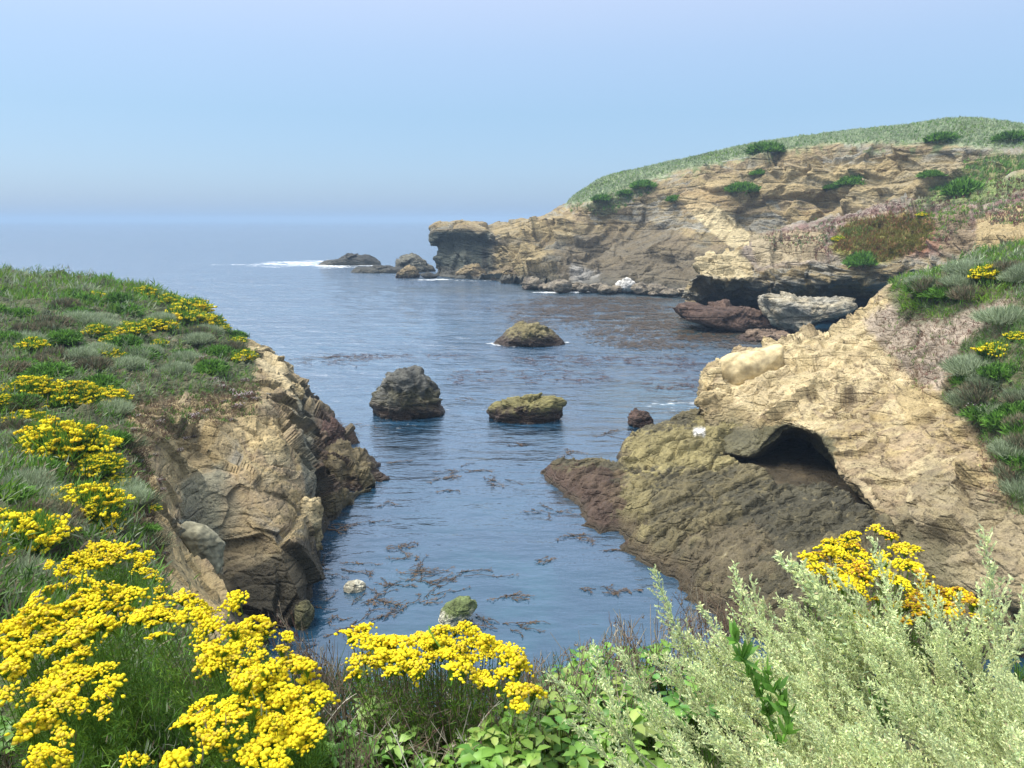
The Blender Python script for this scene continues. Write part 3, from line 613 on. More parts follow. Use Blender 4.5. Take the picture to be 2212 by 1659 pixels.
# ================================================================ SEA ROCKS AND BOULDERS (each a thing)
def blob(name, outline, Y, depth, cols, label, mat=None, amp=.12, fr=1.2, tide=(.25, .8), top=None, cat='rock', group=None, nu=120, seed=0, tilt=0, under=1.0, algae=(.045, .026, .018), strata=.0, flat=.8):
    c3 = np.array([p(a, b, Y) for a, b in outline]); x = c3[:, 0]; z = c3[:, 2].copy(); low = z < z.min() + .25 * (z.max() - z.min())
    if under: z[low] = np.minimum(z[low], .05) - under * .5 if z.min() < .6 else z[low]
    cx, cz = (x.min() + x.max()) / 2, (z.min() + z.max()) / 2
    n = nu; nv = nu // 2; th = np.linspace(0, 2 * math.pi, n, endpoint=False)
    rr = np.full(n, 1e-3); X2, Z2 = x - cx, z - cz
    for k in range(len(x)):
        ax, az, bx, bz = X2[k], Z2[k], X2[(k + 1) % len(x)], Z2[(k + 1) % len(x)]
        dx, dz_ = np.cos(th), np.sin(th); ex, ez = bx - ax, bz - az; det = dx * (-ez) + dz_ * ex
        det = np.where(np.abs(det) < 1e-12, 1e-12, det); t_ = (ax * (-ez) + az * ex) / det; s_ = (dx * az - dz_ * ax) / det
        ok = (t_ > 0) & (s_ >= -1e-6) & (s_ <= 1 + 1e-6); rr = np.where(ok, np.maximum(rr, t_), rr)
    rr = (np.roll(rr, 1) + 2 * rr + np.roll(rr, -1)) / 4
    v = np.linspace(-math.pi / 2, math.pi / 2, nv); cv = np.cos(v) ** flat
    TH, CV = np.meshgrid(th, cv, indexing='ij'); RRm = np.repeat(rr[:, None], nv, 1); SV = np.repeat(np.sin(v)[None], n, 0)
    G = np.stack([cx + RRm * CV * np.cos(TH), Y + SV * depth + tilt * RRm * CV * np.sin(TH), cz + RRm * CV * np.sin(TH)], -1)
    d0 = unit(G - np.array([cx, Y, cz])); Q = G * fr + seed * 7.7
    f1, f2, idn = worley(Q * .9 + .3 * fbm(Q, 3, 5)[..., None], 90 + seed)
    dd = 1.5 * amp * (1.1 * fbm(Q, 5, 80 + seed) + .5 * fbm(Q * 2, 4, 85 + seed, .5, True) + .45 * fbm(Q * 5, 3, 88 + seed, .6, True) + 1.1 * facets(Q * .8, 87 + seed) + .9 * (idn - .5) * sstep(0, .2, f2 - f1))
    if strata: dd = dd + strata * perlin(np.stack([G[..., 0] * .3, G[..., 1] * .3, (G[..., 2] + .3 * G[..., 0]) * 4 * fr], -1), seed)
    G = G + d0 * dd[..., None] * np.minimum(1, CV + .3)[..., None]
    wn = fbm(Q * 1.3, 4, 95 + seed); wn2 = fbm(Q * 4, 3, 96)
    vv = np.clip((wn * .9 + (idn - .5) * .7 + .7) / 1.4 * (len(cols) - 1), 0, len(cols) - 1.001); i = vv.astype(int); f = (vv - i)[..., None]; C = np.array(cols)
    c = np.zeros(G.shape[:2] + (4,)); c[..., :3] = C[i] * (1 - f) + C[i + 1] * f
    c[..., :3] *= (1 + .9 * wn2 + .5 * wn)[..., None]
    if top is not None:
        w_ = sstep(.55, .8, (G[..., 2] - z.min()) / (z.max() - z.min()) + wn * .45 + wn2 * .2)[..., None]; c[..., :3] = c[..., :3] * (1 - w_) + np.array(top) * (1 + .8 * wn2[..., None]) * w_
    if tide:
        w_ = (1 - sstep(tide[0], tide[1], G[..., 2] + wn * .3 + wn2 * .15))[..., None] * .9; c[..., :3] = c[..., :3] * (1 - w_) + np.array(algae) * w_; c[..., 3:] = w_
    Fc = gridfaces(n, nv); i0 = np.arange(nv - 1) + (n - 1) * nv; Fw = np.stack([i0, np.arange(nv - 1), np.arange(nv - 1) + 1, i0 + 1], -1)
    me = mesh_from(name, G.reshape(-1, 3), [np.concatenate([Fc, Fw])[:, ::-1]], np.clip(c, 0, 1).reshape(-1, 4))
    o = obj(name, me, mat or M_shelf); tag(o, label, cat, group); return o
FARR = [(.04,.045,.04), (.07,.068,.058), (.05,.05,.045)]
SEAR = [(.05,.04,.028), (.10,.08,.045), (.07,.06,.04), (.14,.115,.06)]
def Yw(py): return float(q(1106, py, 0)[1])
blob('sea_rock', [(680,573),(705,563),(730,560),(750,553),(772,551),(792,552),(806,557),(818,566),(824,571),(800,574),(740,574)], Yw(571), 5, FARR, 'low black jagged rock awash in white surf, farthest out to sea', M_mid, .4, .35, (.3, 1.2), cat='sea rock', seed=1, under=1.5, algae=DARK)
blob('sea_rock', [(748,588),(770,578),(800,576),(862,577),(900,578),(905,590),(860,589),(800,590)], Yw(588), 3.2, FARR, 'long flat black rock ledge reaching left from the tip of the far headland', M_mid, .25, .45, (.3, 1.0), cat='sea rock', seed=2, under=1.5, algae=DARK)
blob('sea_rock', [(858,586),(863,565),(875,557),(893,555),(912,566),(935,576),(940,590),(900,592)], Yw(587) + 3, 5, [(.12,.12,.10), (.19,.18,.13)], 'grey humped rock standing against the tip of the far headland', M_mid, .5, .4, (.3, 1.4), cat='sea rock', seed=3, under=1.5, algae=DARK)
blob('sea_rock', [(852,598),(862,585),(884,576),(898,580),(905,592),(900,600),(875,602)], Yw(599), 2.4, [BROWN, TAN * .6], 'small brown rock in front of the grey humped one, off the headland tip', M_mid, .3, .6, (.2, .8), cat='sea rock', seed=4)
blob('sea_rock', [(905,593),(925,588),(945,596),(935,603)], Yw(600), 1.6, FARR, 'tiny dark rock at the water beside the headland tip', M_mid, .15, .8, None, cat='sea rock', seed=5)
blob('sea_rock', [(1064,744),(1078,732),(1092,722),(1105,710),(1130,703),(1160,702),(1178,709),(1198,724),(1222,738),(1195,743),(1110,747)], Yw(742), 2.0, SEAR, 'low mound of brown weedy rock in mid cove, farthest of the three', None, .22, 1.0, (.3, 1.3), top=(.20,.17,.08), cat='sea rock', seed=6, strata=.08)
blob('sea_rock', [(806,870),(815,848),(832,830),(845,812),(865,803),(884,799),(905,808),(922,826),(935,842),(944,856),(935,868),(952,880),(938,896),(895,908),(850,905),(828,893)], Yw(893), 1.55, [(.07,.068,.05), (.15,.135,.07), (.09,.09,.07), (.30,.27,.19)], 'tall domed grey rock in the cove with dark weed at its foot', None, .20, 1.1, (.4, 1.3), top=(.11,.11,.095), cat='sea rock', seed=7)
blob('sea_rock', [(1056,882),(1072,870),(1100,866),(1140,865),(1165,860),(1195,855),(1212,864),(1214,880),(1195,897),(1150,910),(1110,908),(1080,897)], Yw(903), 1.2, [(.05,.035,.022), (.09,.065,.035)], 'low flat topped rock with yellow green weed, right of the tall domed one', None, .16, 1.5, (.3, 1.1), top=(.20,.18,.07), cat='sea rock', seed=8)
blob('sea_rock', [(1356,914),(1366,900),(1380,890),(1396,893),(1408,905),(1416,918),(1385,924)], Yw(918), .7, [(.06,.04,.03), (.10,.06,.045)], 'small reddish brown rock just off the left end of the right hand shelf', None, .12, 2, (.1, .5), cat='sea rock', seed=9)
blob('submerged_rock', [(744,1268),(752,1257),(770,1254),(788,1264),(796,1276),(780,1281),(752,1280)], Yw(1272), .3, [(.42,.40,.30), (.55,.52,.40)], 'small pale rounded rock barely breaking the still water, near the left cliff', None, .03, 3, None, cat='rock', seed=10, under=.5)
blob('submerged_rock', [(940,1350),(955,1322),(975,1300),(995,1288),(1015,1292),(1026,1312),(1005,1330),(975,1344)], Yw(1340), .5, [(.45,.46,.36), (.55,.54,.42)], 'pale rock tipped with green weed in the dark water behind the middle yellow flowers', None, .05, 2.2, None, top=(.13,.17,.06), cat='rock', seed=11, under=.3).location.z = -.05
# promontory and headland boulders
blob('slab_boulder', [(1645,640),(1665,638),(1720,640),(1800,644),(1836,652),(1841,664),(1815,674),(1765,688),(1730,700),(1706,716),(1690,708),(1672,690),(1655,665)], 81, 3.0, [(.27,.265,.22), (.42,.39,.31), (.36,.31,.21), (.44,.42,.34)], 'big pale grey slab boulder wedged under the promontory overhang', M_mid, .35, .5, (.2, .9), cat='boulder', seed=12, under=0, strata=.1)
for i_, (ol, Y_, dp_, cc, lb_) in enumerate([
    ([(1458,664),(1500,655),(1560,662),(1620,668),(1680,690),(1690,730),(1640,742),(1590,715),(1520,700),(1470,684)], 84, 4, [(.08,.05,.04), (.13,.085,.06)], 'wide reddish tide rock below the pale slab boulder'),
    ([(1470,668),(1482,655),(1500,658),(1520,672),(1510,684),(1480,684)], 93, 1.4, [BROWN * .8, TAN * .5], 'small brown rock at the water under the promontory nose'),
    ([(1600,735),(1625,718),(1670,716),(1700,722),(1700,740),(1650,748)], 76, 1.8, [(.16,.11,.08), (.22,.16,.11)], 'flat brown rock at the water behind the sandstone bluff'),
    ([(1530,690),(1560,680),(1600,690),(1610,702),(1570,706),(1535,700)], 88, 1.6, [(.12,.09,.07), (.17,.12,.09)], 'low weedy rock left of the wide reddish tide rock'),
    ([(1060,588),(1095,580),(1115,588),(1122,602),(1115,614),(1055,610)], 156, 3, [BROWN * .8, TAN * .5], 'rounded block at the foot of the far headland beside its dark crack'),
    ([(988,588),(1005,576),(1030,574),(1045,586),(1050,604),(990,604)], 163, 3, [BROWN * .9, TAN * .6], 'tan block leaning on the dark face at the tip of the far headland'),
    ]): blob('boulder', ol, Y_, dp_, cc, lb_, M_mid, .35, .5, (.1, .7), cat='boulder', seed=20 + i_, under=0)
rg = np.random.default_rng(5)
xb = 1150
while xb < 1480:
    wd_ = rg.uniform(18, 46); h_ = wd_ * rg.uniform(.42, .7); yb = np.interp(xb, [1050, 1170, 1350, 1480], [608, 626, 632, 640]) + rg.uniform(-2, 3)
    ol = [(xb + wd_ * .5 * math.cos(a) * rg.uniform(.85, 1.1), yb - h_ * .45 - h_ * .5 * math.sin(a) * rg.uniform(.8, 1.1)) for a in np.linspace(0, 2 * math.pi, 9)[:-1]]
    white = 1335 < xb < 1375
    blob('boulder', ol, Yw(yb) - .5, wd_ * .045, [GUANO * .7, GUANO] if white and not globals().get('WD') else [(.12,.10,.08), (.25,.21,.15), (.16,.14,.11)],
         'white topped boulder at the waterline in the row below the far cliff' if white and not globals().get('WD') else 'dark brown boulder in the row along the foot of the far cliff', M_mid, .3, .5, (.1, .6), cat='boulder',
         group=None if white and not globals().get('WD') else 'boulders along the foot of the far cliff', nu=48, seed=int(xb), under=0)
    if white: WD = 1
    xb += wd_ * .62
blob('block', [(1549,832),(1551,800),(1560,776),(1580,766),(1640,755),(1690,742),(1700,780),(1660,830),(1600,850)], 44.0, 1.4, [TAN * 1.1, PALE * .82, TAN], 'smooth pale block standing behind the nose of the sandstone bluff', M_smooth, .06, .5, None, cat='rock block', seed=40, under=0)
blob('block', [(600,1190),(625,1120),(655,1085),(685,1080),(694,1110),(690,1165),(668,1215),(630,1235),(600,1230)], 25.2, .9, [TAN, PALE * .9, TAN * .8], 'upright pale rock block at the water side of the left cliff', M_near, .14, 1.3, None, cat='rock block', seed=41, under=0, strata=.04)
blob('block', [(385,1140),(400,1128),(440,1140),(478,1180),(484,1225),(476,1245),(440,1200),(405,1170)], 18.3, .4, [(.21,.20,.13), (.27,.25,.17)], 'smooth grey green slab in the left cliff above the sandy spur', M_smooth, .04, 1.5, None, cat='rock block', seed=42, under=0)
for i_, (ol, Y_, lb_) in enumerate([
    ([(505,735),(530,735),(572,760),(592,772),(575,776),(535,765),(510,750)], 51, 'upper flat ledge slab jutting over the sea at the left cliff edge'),
    ([(545,775),(580,778),(597,783),(588,800),(560,795),(540,788)], 48.5, 'lower ledge slab jutting over the sea at the left cliff edge'),
    ([(600,838),(640,830),(655,850),(640,870),(610,862)], 43, 'pale rounded slab on the cliff rim below the two ledge slabs')]):
    blob('ledge_slab', ol, Y_, 1.3, [PALE * .8, TAN, PALE], lb_, M_near, .1, 1.2, None, cat='rock slab', seed=50 + i_, under=0)
blob('weedy_rock', [(690,1060),(700,1000),(725,960),(750,968),(775,995),(800,1020),(810,1034),(800,1060),(770,1085),(715,1096)], 34.0, 2.2, [(.07,.055,.03), (.15,.12,.06), (.10,.08,.045)], 'rounded weedy toe rock at the water below the left cliff', None, .28, 1.0, (.2, .8), cat='rock', seed=60, strata=.10)
blob('weedy_rock', [(690,960),(700,912),(722,925),(742,950),(748,975),(720,985)], 38.5, 1.2, [(.08,.045,.035), (.10,.06,.045)], 'dark red weedy rock above the toe rock of the left cliff', None, .18, 1.3, (.3, 1.5), cat='rock', seed=61)
blob('weedy_rock', [(640,1310),(662,1304),(676,1322),(668,1345),(640,1345)], 20.6, .4, [(.10,.10,.05), (.16,.15,.07)], 'small dark rock in the shadowed gap under the left cliff', None, .05, 2, None, cat='rock', seed=62)
# ---------------------------------------------------------------- kelp
M_kelp = leaf_mat('kelp', .15, .35, .5)
def strand(acc, c0, ang, L, wdt, rng, col, z0=.03):
    k = 14; t_ = np.linspace(0, 1, k); a = ang + np.cumsum(rng.normal(0, .22, k)); st = L / k
    P_ = np.stack([c0[0] + np.cumsum(np.cos(a)) * st, c0[1] + np.cumsum(np.sin(a)) * st, z0 + .02 * np.sin(t_ * 9 + rng.uniform(0, 6)) + 0 * t_], -1)
    acc.tube(P_, .012, .006, np.array(col) * .8, 3)
    m_ = 10; bi = rng.integers(1, k, m_); B = P_[bi]; an = a[bi] + rng.choice([-1, 1], m_) * rng.uniform(.3, .9, m_)
    D = np.stack([np.cos(an), np.sin(an), rng.uniform(-.02, .06, m_)], -1); sd_ = np.stack([-np.sin(an), np.cos(an), 0 * an], -1); Lb = rng.uniform(.3, 1, m_)[:, None] * wdt * 5
    V = np.stack([B, B + D * Lb * .35 + sd_ * wdt * .5, B + D * Lb, B + D * Lb * .35 - sd_ * wdt * .5], 1); V[..., 2] += .012
    acc.add(V, np.arange(m_ * 4).reshape(-1, 4), np.tile(np.array(col), (m_ * 4, 1)) * rng.uniform(.7, 1.3, (m_, 1)).repeat(4, 0))
KC = (.10, .06, .025)
kl = [(745,1135,60,.15,1.4,'long curved brown kelp strand floating near the left cliff'), (735,1142,40,.3,.7,'short thick brown kelp piece at the foot of the long curved strand'), (940,1250,90,.35,2.0,'largest tangle of brown kelp, in the middle of the near water'), (905,1240,60,.4,1.4,'kelp tangle touching the left side of the largest tangle'), (925,1262,70,.3,1.5,'kelp tangle just below the largest tangle'), (770,1215,40,-.3,1.2,'small kelp tangle near the left cliff, upper left of the largest one'), (720,1230,60,-.4,1.5,'kelp drift hugging the foot of the left cliff'), (745,1305,60,.6,1.3,'kelp drift below the small pale rock'), (815,1300,60,-.4,1.0,'kelp piece between the small pale rock and the green tipped rock'), (890,1305,70,.6,1.2,'kelp bits above left of the green tipped rock'), (865,1265,50,.1,.8,'short kelp bits between pale rock and largest tangle'), (780,1340,90,.8,1.5,'kelp drift nearest the middle yellow flowers, left of the green tipped rock'), (1110,1290,50,0,.8,'small kelp right of the green tipped rock'), (1090,1355,90,-.2,1.2,'kelp drift right of and below the green tipped rock'), (1290,1275,50,-.3,.7,"kelp bit in the near water left of the shelf's lowest tip"), (1365,1280,40,-.3,.7,"kelp bit in the near water closest to the shelf's lowest tip"), (1185,1105,70,-.3,1.2,"kelp spray in open water left of the shelf's round middle lobe"), (1230,1160,60,-.2,1.0,'kelp spray just left of the shelf notch'), (1340,1190,30,0,.6,"small kelp beside the shelf's round middle lobe"), (1000,1018,60,.2,1.6,'reddish kelp strand curling on the water in mid channel'), (965,1030,50,.3,1.0,'kelp loop left of the reddish curling strand'), (1055,1042,60,-.1,1.4,'long thin kelp right of the reddish curling strand'), (955,1060,40,0,.8,'small kelp below the kelp loop in mid channel'), (1120,962,25,0,.6,'lone small kelp below the low flat topped rock'), (880,995,30,.5,.8,'small kelp below the tall domed rock'), (745,910,50,.1,1.8,'dark kelp fringe beside the red weedy rock of the left cliff'), (740,925,50,0,1.6,'lower one of the dark kelp pieces beside the red weedy rock'), (1205,1010,30,0,.8,'small kelp above the red tip of the shelf'), (1310,938,60,0,1.4,'kelp piece left of the small reddish brown rock'), (1230,980,50,.1,1.0,"kelp piece above left of the shelf's red tip"), (865,1210,40,.9,.8,'small upright kelp above the largest tangle'), (690,775,60,.05,3,'long thin kelp line off the left bluff edge, left one'), (740,770,80,.05,3,'long thin kelp line off the left bluff edge, right one'), (1000,860,40,.1,1.4,'thin kelp beside the tall domed rock, right side'), (860,1180,50,-.5,.9,'small kelp in open water above the largest tangle'), (1160,1215,40,.2,.7,'small kelp in open water above the middle yellow flowers'), (830,1090,25,-.6,.5,'tiny kelp bit right of the weedy toe rock')]
for i_, (x_, y_, w_, a_, L_, lb_) in enumerate(kl):
    rng = np.random.default_rng(700 + i_); A = Acc(); c = q(x_, y_, 0); nst = 3 if w_ < 45 else 6 if w_ < 80 else 9
    for s_ in range(nst): strand(A, c + np.array([rng.normal(0, L_ * .28), rng.normal(0, L_ * .18), 0]), a_ + rng.normal(0, .35) + (math.pi if rng.random() < .4 else 0), L_ * rng.uniform(.5, 1), .022 + .0009 * c[1], rng, np.array(KC) * rng.uniform(.6, 1.3))
    o_ = obj('kelp_strand', A.mesh('kelp_strand'), M_kelp); tag(o_, lb_ or 'small loose tangle of brown kelp drifting on the cove water', 'kelp', 'loose kelp drifting in the cove')
A = Acc(); rng = np.random.default_rng(77); nb = 15000
kp = [q(a, b, 0)[:2] for a, b in [(1080,665),(1150,648),(1300,640),(1420,645),(1480,690),(1560,720),(1570,742),(1500,745),(1420,760),(1330,745),(1240,725),(1260,700),(1130,700)]]; kp = np.array(kp)
X_ = rng.uniform(kp[:, 0].min() - 6, kp[:, 0].max() + 6, nb * 4); Y_ = rng.uniform(kp[:, 1].min() - 8, kp[:, 1].max() + 4, nb * 4)
W_ = np.stack([X_ * .10, Y_ * .16, 0 * X_], -1); sdv = sdpoly(X_, Y_, kp) + 9 * fbm(W_, 4, 222); den = sstep(-4, 5, sdv) * sstep(-.35, .2, fbm(W_ * 3, 3, 223)); kk = rng.random(nb * 4) < den * .9
X_, Y_ = X_[kk], Y_[kk]; n_ = len(X_); a_ = rng.normal(0.1, .5, n_); L_ = rng.uniform(.25, .9, n_)[:, None]; D = np.stack([np.cos(a_), np.sin(a_), 0 * a_], -1); S = np.stack([-np.sin(a_), np.cos(a_), 0 * a_], -1) * .09
B = np.stack([X_, Y_, rng.uniform(.03, .10, n_)], -1)
A.add(np.stack([B, B + D * L_ * .5 + S, B + D * L_, B + D * L_ * .5 - S], 1), np.arange(n_ * 4).reshape(-1, 4), (np.array([.115, .08, .05]) * rng.uniform(.5, 1.3, (n_, 1))).repeat(4, 0))
for (a0, b0, a1, b1, m_) in [(1100,770,1500,790,140), (700,765,1000,775,50), (960,800,1300,830,90), (620,765,800,790,25), (1380,790,1560,850,60)]:
    for _ in range(m_):
        c = q(rng.uniform(a0, a1), rng.uniform(b0, b1), 0); strand(A, c, rng.normal(.1, .25), rng.uniform(.5, 1.8), .06, rng, (.12, .06, .045))
tag(obj('kelp_bed', A.mesh('kelp_bed'), M_kelp), 'broad brown kelp canopy floating below the promontory', kind='stuff')
# ================================================================ VEGETATION
G_SILV = np.array([.36, .43, .27]); G_MID = np.array([.115, .245, .035]); G_DARK = np.array([.04, .095, .018]); G_LIME = np.array([.24, .42, .045]); G_DRY = np.array([.235, .19, .12]); G_GREY = np.array([.17, .215, .115]); YEL = np.array([.97, .84, .035]); YEL2 = np.array([.95, .72, .03])
def cover(L, n, polys, pal, wts, ln, wd, excl=(), seed=1, power=1.3, nb=5, up=.9, patch=.6, name='scrub', label='', lift=0.0, warp=20):
    """ground cover of many small blades: pal = colours picked in patches"""
    P0, nn, dz, i, j = L.scatter(n, polys, power, excl, seed, warp); rng = np.random.default_rng(seed)
    pal = np.array(pal); v = fbm(P0 * patch, 3, seed + 400) * .5 + .5 + rng.normal(0, .10, len(P0)); v = np.clip((v - .2) / .6, 0, .999)
    cw = np.cumsum(wts) / np.sum(wts); ci = np.searchsorted(cw, v); C = pal[np.clip(ci, 0, len(pal) - 1)] * rng.uniform(.7, 1.35, (len(P0), 1))
    B = np.repeat(P0, nb, 0) + rng.normal(0, 1, (n * nb, 3)) * ln * .25; C = np.repeat(C, nb, 0) * rng.uniform(.8, 1.2, (n * nb, 1)); nr = np.repeat(nn, nb, 0)
    lean = np.array([.25, 0, 0]); D = nr * .6 + np.array([0, 0, 1.]) * up * .6 + rng.normal(0, .42, (n * nb, 3)) + lean
    sc_ = np.repeat((.55 + .45 * np.clip(dz / 30, 0, 1.6)) * np.clip(dz / 9, .12, 1), nb); B[:, 2] += lift * np.clip(np.repeat(fbm(P0 * np.array([.9, .9, .3]), 3, seed + 500), nb) * 1.6 + .25, 0, 1) * rng.random(n * nb) ** .6
    A = Acc(); blades(A, B, D, ln * sc_ * rng.uniform(.5, 1.3, n * nb), wd * sc_ * rng.uniform(.6, 1.3, n * nb), C, .3, rng)
    o = obj(name, A.mesh(name), M_leaf); tag(o, label, kind='stuff'); return o
VEGL = [(-9000,-900),(380,590),(505,722),(545,765),(552,830),(470,850),(360,860),(280,880),(262,960),(300,1060),(310,1140),(345,1240),(370,1330),(420,1420),(560,1500),(560,9000),(-9000,9000)]
cover(lb, 95000, [VEGL], [G_DARK, G_MID, G_GREY, G_DRY * .9, G_SILV * .7, G_MID, G_LIME * .7, G_SILV * .8], [1.0, 2.0, .8, .8, 1, 2.0, 1.3, 1], .25, .030, seed=2, power=1.7, patch=.7, name='coastal_scrub', label='low grey green scrub matting the left bluff', lift=.7)
cover(lb, 9000, [[(-9000,560),(0,575),(300,600),(440,660),(300,680),(0,650),(-9000,640)]], [G_MID * 1.1, G_LIME * .6, G_SILV * .8], [1, 1, 1], .42, .05, seed=3, power=1.0, patch=.3, name='grass', label='bright green grass along the crest of the left bluff')
cover(lb, 5000, [[(280,860),(560,820),(560,900),(330,960),(330,1100),(360,1280),(300,1300),(270,950)]], [G_DRY, (.12,.075,.05), G_MID * .8], [1, .8, 1], .14, .02, seed=4, power=1.6, patch=1.2, name='sparse_mat_plants', label='sparse reddish mat plants on the bare rim of the left bluff')
V1 = [[(1915,615),(2060,552),(2300,490),(3000,440),(3000,570),(2160,655),(2050,690),(1960,690)]]
V2 = [[(2085,745),(2230,630),(3000,560),(3000,1300),(2200,1110),(2135,960),(2035,860)]]
cover(rb, 9000, V1, [G_LIME * .75, G_MID, G_GREY, G_SILV * .9], [1.6, 1, 1, 1], .30, .035, seed=5, patch=.35, name='scrub', label='green and silver scrub on the brow of the sandstone bluff', lift=.45)
cover(rb, 15000, V2, [G_DARK, G_MID, G_GREY * .9, G_MID * .9, G_LIME * .6], [1, 1.2, 1.2, 1, .6], .24, .026, seed=6, patch=.6, name='scrub', label='dark green scrub down the right edge of the sandstone bluff', lift=.45)
cover(rb, 3500, [[(1890,680),(2230,590),(2230,760),(2050,800),(2000,860),(1920,790)],[(2100,900),(2200,960),(2200,1120),(2140,1100)]], [(.22,.12,.09), G_DRY, G_MID], [1.4, 1.2, .6], .14, .02, seed=7, patch=1.0, name='sparse_mat_plants', label='sparse reddish plants on the pinkish soil of the sandstone bluff')
cover(pro, 6500, [[(1800,530),(1830,485),(1960,465),(2015,480),(1985,540),(1880,570),(1820,555)]], [(.20,.19,.04), (.24,.13,.05), (.15,.20,.04)], [1.4, .8, 1], .35, .06, seed=8, patch=.12, name='mat_plants', label='patch of olive and rust mat plants on top of the promontory')
cover(pro, 7000, [[(1640,510),(1850,462),(2010,425),(2250,380),(2250,500),(2100,470),(2020,560),(1990,480),(1830,480),(1780,560),(1700,540)],[(1960,442),(2050,400),(2250,370),(2250,400),(2150,432),(2040,445)]], [PURPLE * .7, (.17,.08,.06), G_GREY, G_MID, G_LIME * .7], [2, 1.2, 1, .6, .8], .26, .05, seed=9, patch=.10, name='mat_plants', label='thin purplish mat plants scattered over the promontory top', warp=30)
V4 = [[(1225,436),(1290,434),(1400,388),(1500,358),(1600,340),(1700,317),(1900,303),(2100,315),(2190,320),(3000,320),(3000,0),(1100,0)]]
cover(far, 26000, V4, [G_SILV * .95, G_MID * .9, G_SILV * .8, G_SILV, G_LIME * .7, G_GREY], [1.6, .5, 1, 1.2, .5, .8], .26, .07, seed=10, power=.6, patch=.09, name='headland_scrub', label='pale silvery green scrub capping the far headland', warp=16, lift=.4)
cover(far, 5000, [[(1235,450),(1310,472),(1420,412),(1400,395),(1290,430)],[(1960,440),(2050,375),(2130,335),(2300,330),(2300,400),(2120,395),(2010,445)]], [(.15,.14,.07), G_MID, G_GREY], [1, 1.2, 1], .45, .08, seed=12, power=.6, patch=.1, name='slope_plants', label='patchy green plants on the upper slopes of the far headland')

# ---------------------------------------------------------------- bushes (things)
def bush_mesh(n, ln, wd, pal, seed, flat=.6, up=.3):
    rng = np.random.default_rng(seed); d = randdir(n, .15, rng); rad = (.45 + .55 * rng.random((n, 1)) ** .5) * (1 + .28 * fbm(d * 2.2 + seed, 3, seed)[:, None])
    B = d * rad * np.array([.5, .5, flat * .5]); pal = np.array(pal); v = np.clip(fbm(d * 2.5 + 3 * seed, 2, seed + 1) + .5 + rng.normal(0, .15, n), 0, .999); C = pal[(v * len(pal)).astype(int)] * rng.uniform(.65, 1.4, (n, 1))
    A = Acc(); blades(A, B, d * .8 + np.array([0, 0, up]) + rng.normal(0, .4, (n, 3)), ln * rng.uniform(.6, 1.3, n), wd * rng.uniform(.7, 1.3, n), C, .3, rng); return A
def stems_mesh(seed, n=9, c=G_DRY, r=.012, flat=.6):
    rng = np.random.default_rng(seed); A = Acc()
    for k in range(n):
        a = rng.uniform(0, 6.28); e = np.array([math.cos(a) * .33, math.sin(a) * .33, flat * .38]) * rng.uniform(.6, 1); A.tube(np.array([[0, 0, -.1], e * .5 + [0, 0, .06], e]), r, r * .5, c, 3)
    return A
def head_dome(A, P0, r, C, rng, sides=6):
    """little knobbly domed flower heads, P0 (n,3) with radii r (n)"""
    n = len(P0); r = np.broadcast_to(r, n)[:, None]; an = np.arange(sides) * 2 * math.pi / sides
    V = [P0 + np.array([0, 0, 1.]) * r * .6]
    for rr, zz in ((.62, .55), (1.0, .05), (.55, -.45)):
        for a in an: V.append(P0 + np.concatenate([np.cos(a + rr) * r * rr * rng.uniform(.6, 1.4, (n, 1)), np.sin(a + rr) * r * rr * rng.uniform(.6, 1.4, (n, 1)), r * zz * rng.uniform(.6, 1.4, (n, 1))], 1))
    V = np.stack(V, 1); k = V.shape[1]; base = (np.arange(n) * k)[:, None, None]; S = np.arange(sides); S2 = (S + 1) % sides
    tri = np.stack([0 * S, 1 + S, 1 + S2], -1); q1 = np.stack([1 + S, 1 + sides + S, 1 + sides + S2, 1 + S2], -1); q2 = q1 + sides
    cc = np.repeat(C, k, 0).reshape(n, k, 3) * rng.uniform(.82, 1.15, (n, k, 1)); cc[:, 1 + 2 * sides:] *= np.array([.97, .86, .8])
    n0 = A.n; A.add(V, (base + np.concatenate([q1, q2])[None]).reshape(-1, 4), cc.reshape(-1, 3)); A.F.setdefault(3, []).append((base + tri[None]).reshape(-1, 3) + n0)
def flower_dome(seed, nclu, hr, pal=(YEL, YEL * .95, YEL2), flat=.62, shed=1.0):
    rng = np.random.default_rng(seed); A = Acc()
    d = randdir(nclu, .25, rng); d[:, :2] += rng.normal(0, .12, (nclu, 2)); c = d * np.array([.52, .52, flat * .58]) * rng.uniform(.75, 1.12, (nclu, 1)); m = 9
    P_ = np.repeat(c, m, 0); t_ = rng.uniform(0, 6.28, nclu * m); rr = hr * 2.6 * np.sqrt(rng.random(nclu * m)); P_ = P_ + np.stack([np.cos(t_) * rr, np.sin(t_) * rr, rng.normal(0, hr * .35, nclu * m)], -1)
    C = np.array(pal)[rng.integers(0, len(pal), nclu)]; head_dome(A, P_, hr * rng.uniform(.7, 1.2, nclu * m), np.repeat(C, m, 0) * rng.uniform(.85, 1.1, (nclu * m, 1)), rng, 5); return A, c
def mound_proto(seed, nclu, hr, nfol, ln, wd, pal=None):
    e = bpy.data.objects.new('yellow_flower_mound', None)
    A, c = flower_dome(seed, nclu, hr); F_ = bush_mesh(nfol, ln, wd, pal or [G_DARK, G_MID, G_MID * 1.1, G_LIME * .7], seed, .55, .7)
    S_ = Acc()
    for k in range(0, len(c), 2): S_.tube(np.array([[c[k][0] * .25, c[k][1] * .25, -.1], c[k] * [.7, .7, .5], c[k]]), .008, .005, G_LIME * .8, 3)
    return [('flower_heads', A.mesh('flower_heads', True), M_petal), ('foliage', F_.mesh('foliage'), M_leaf), ('stem', S_.mesh('stem'), M_wood)]
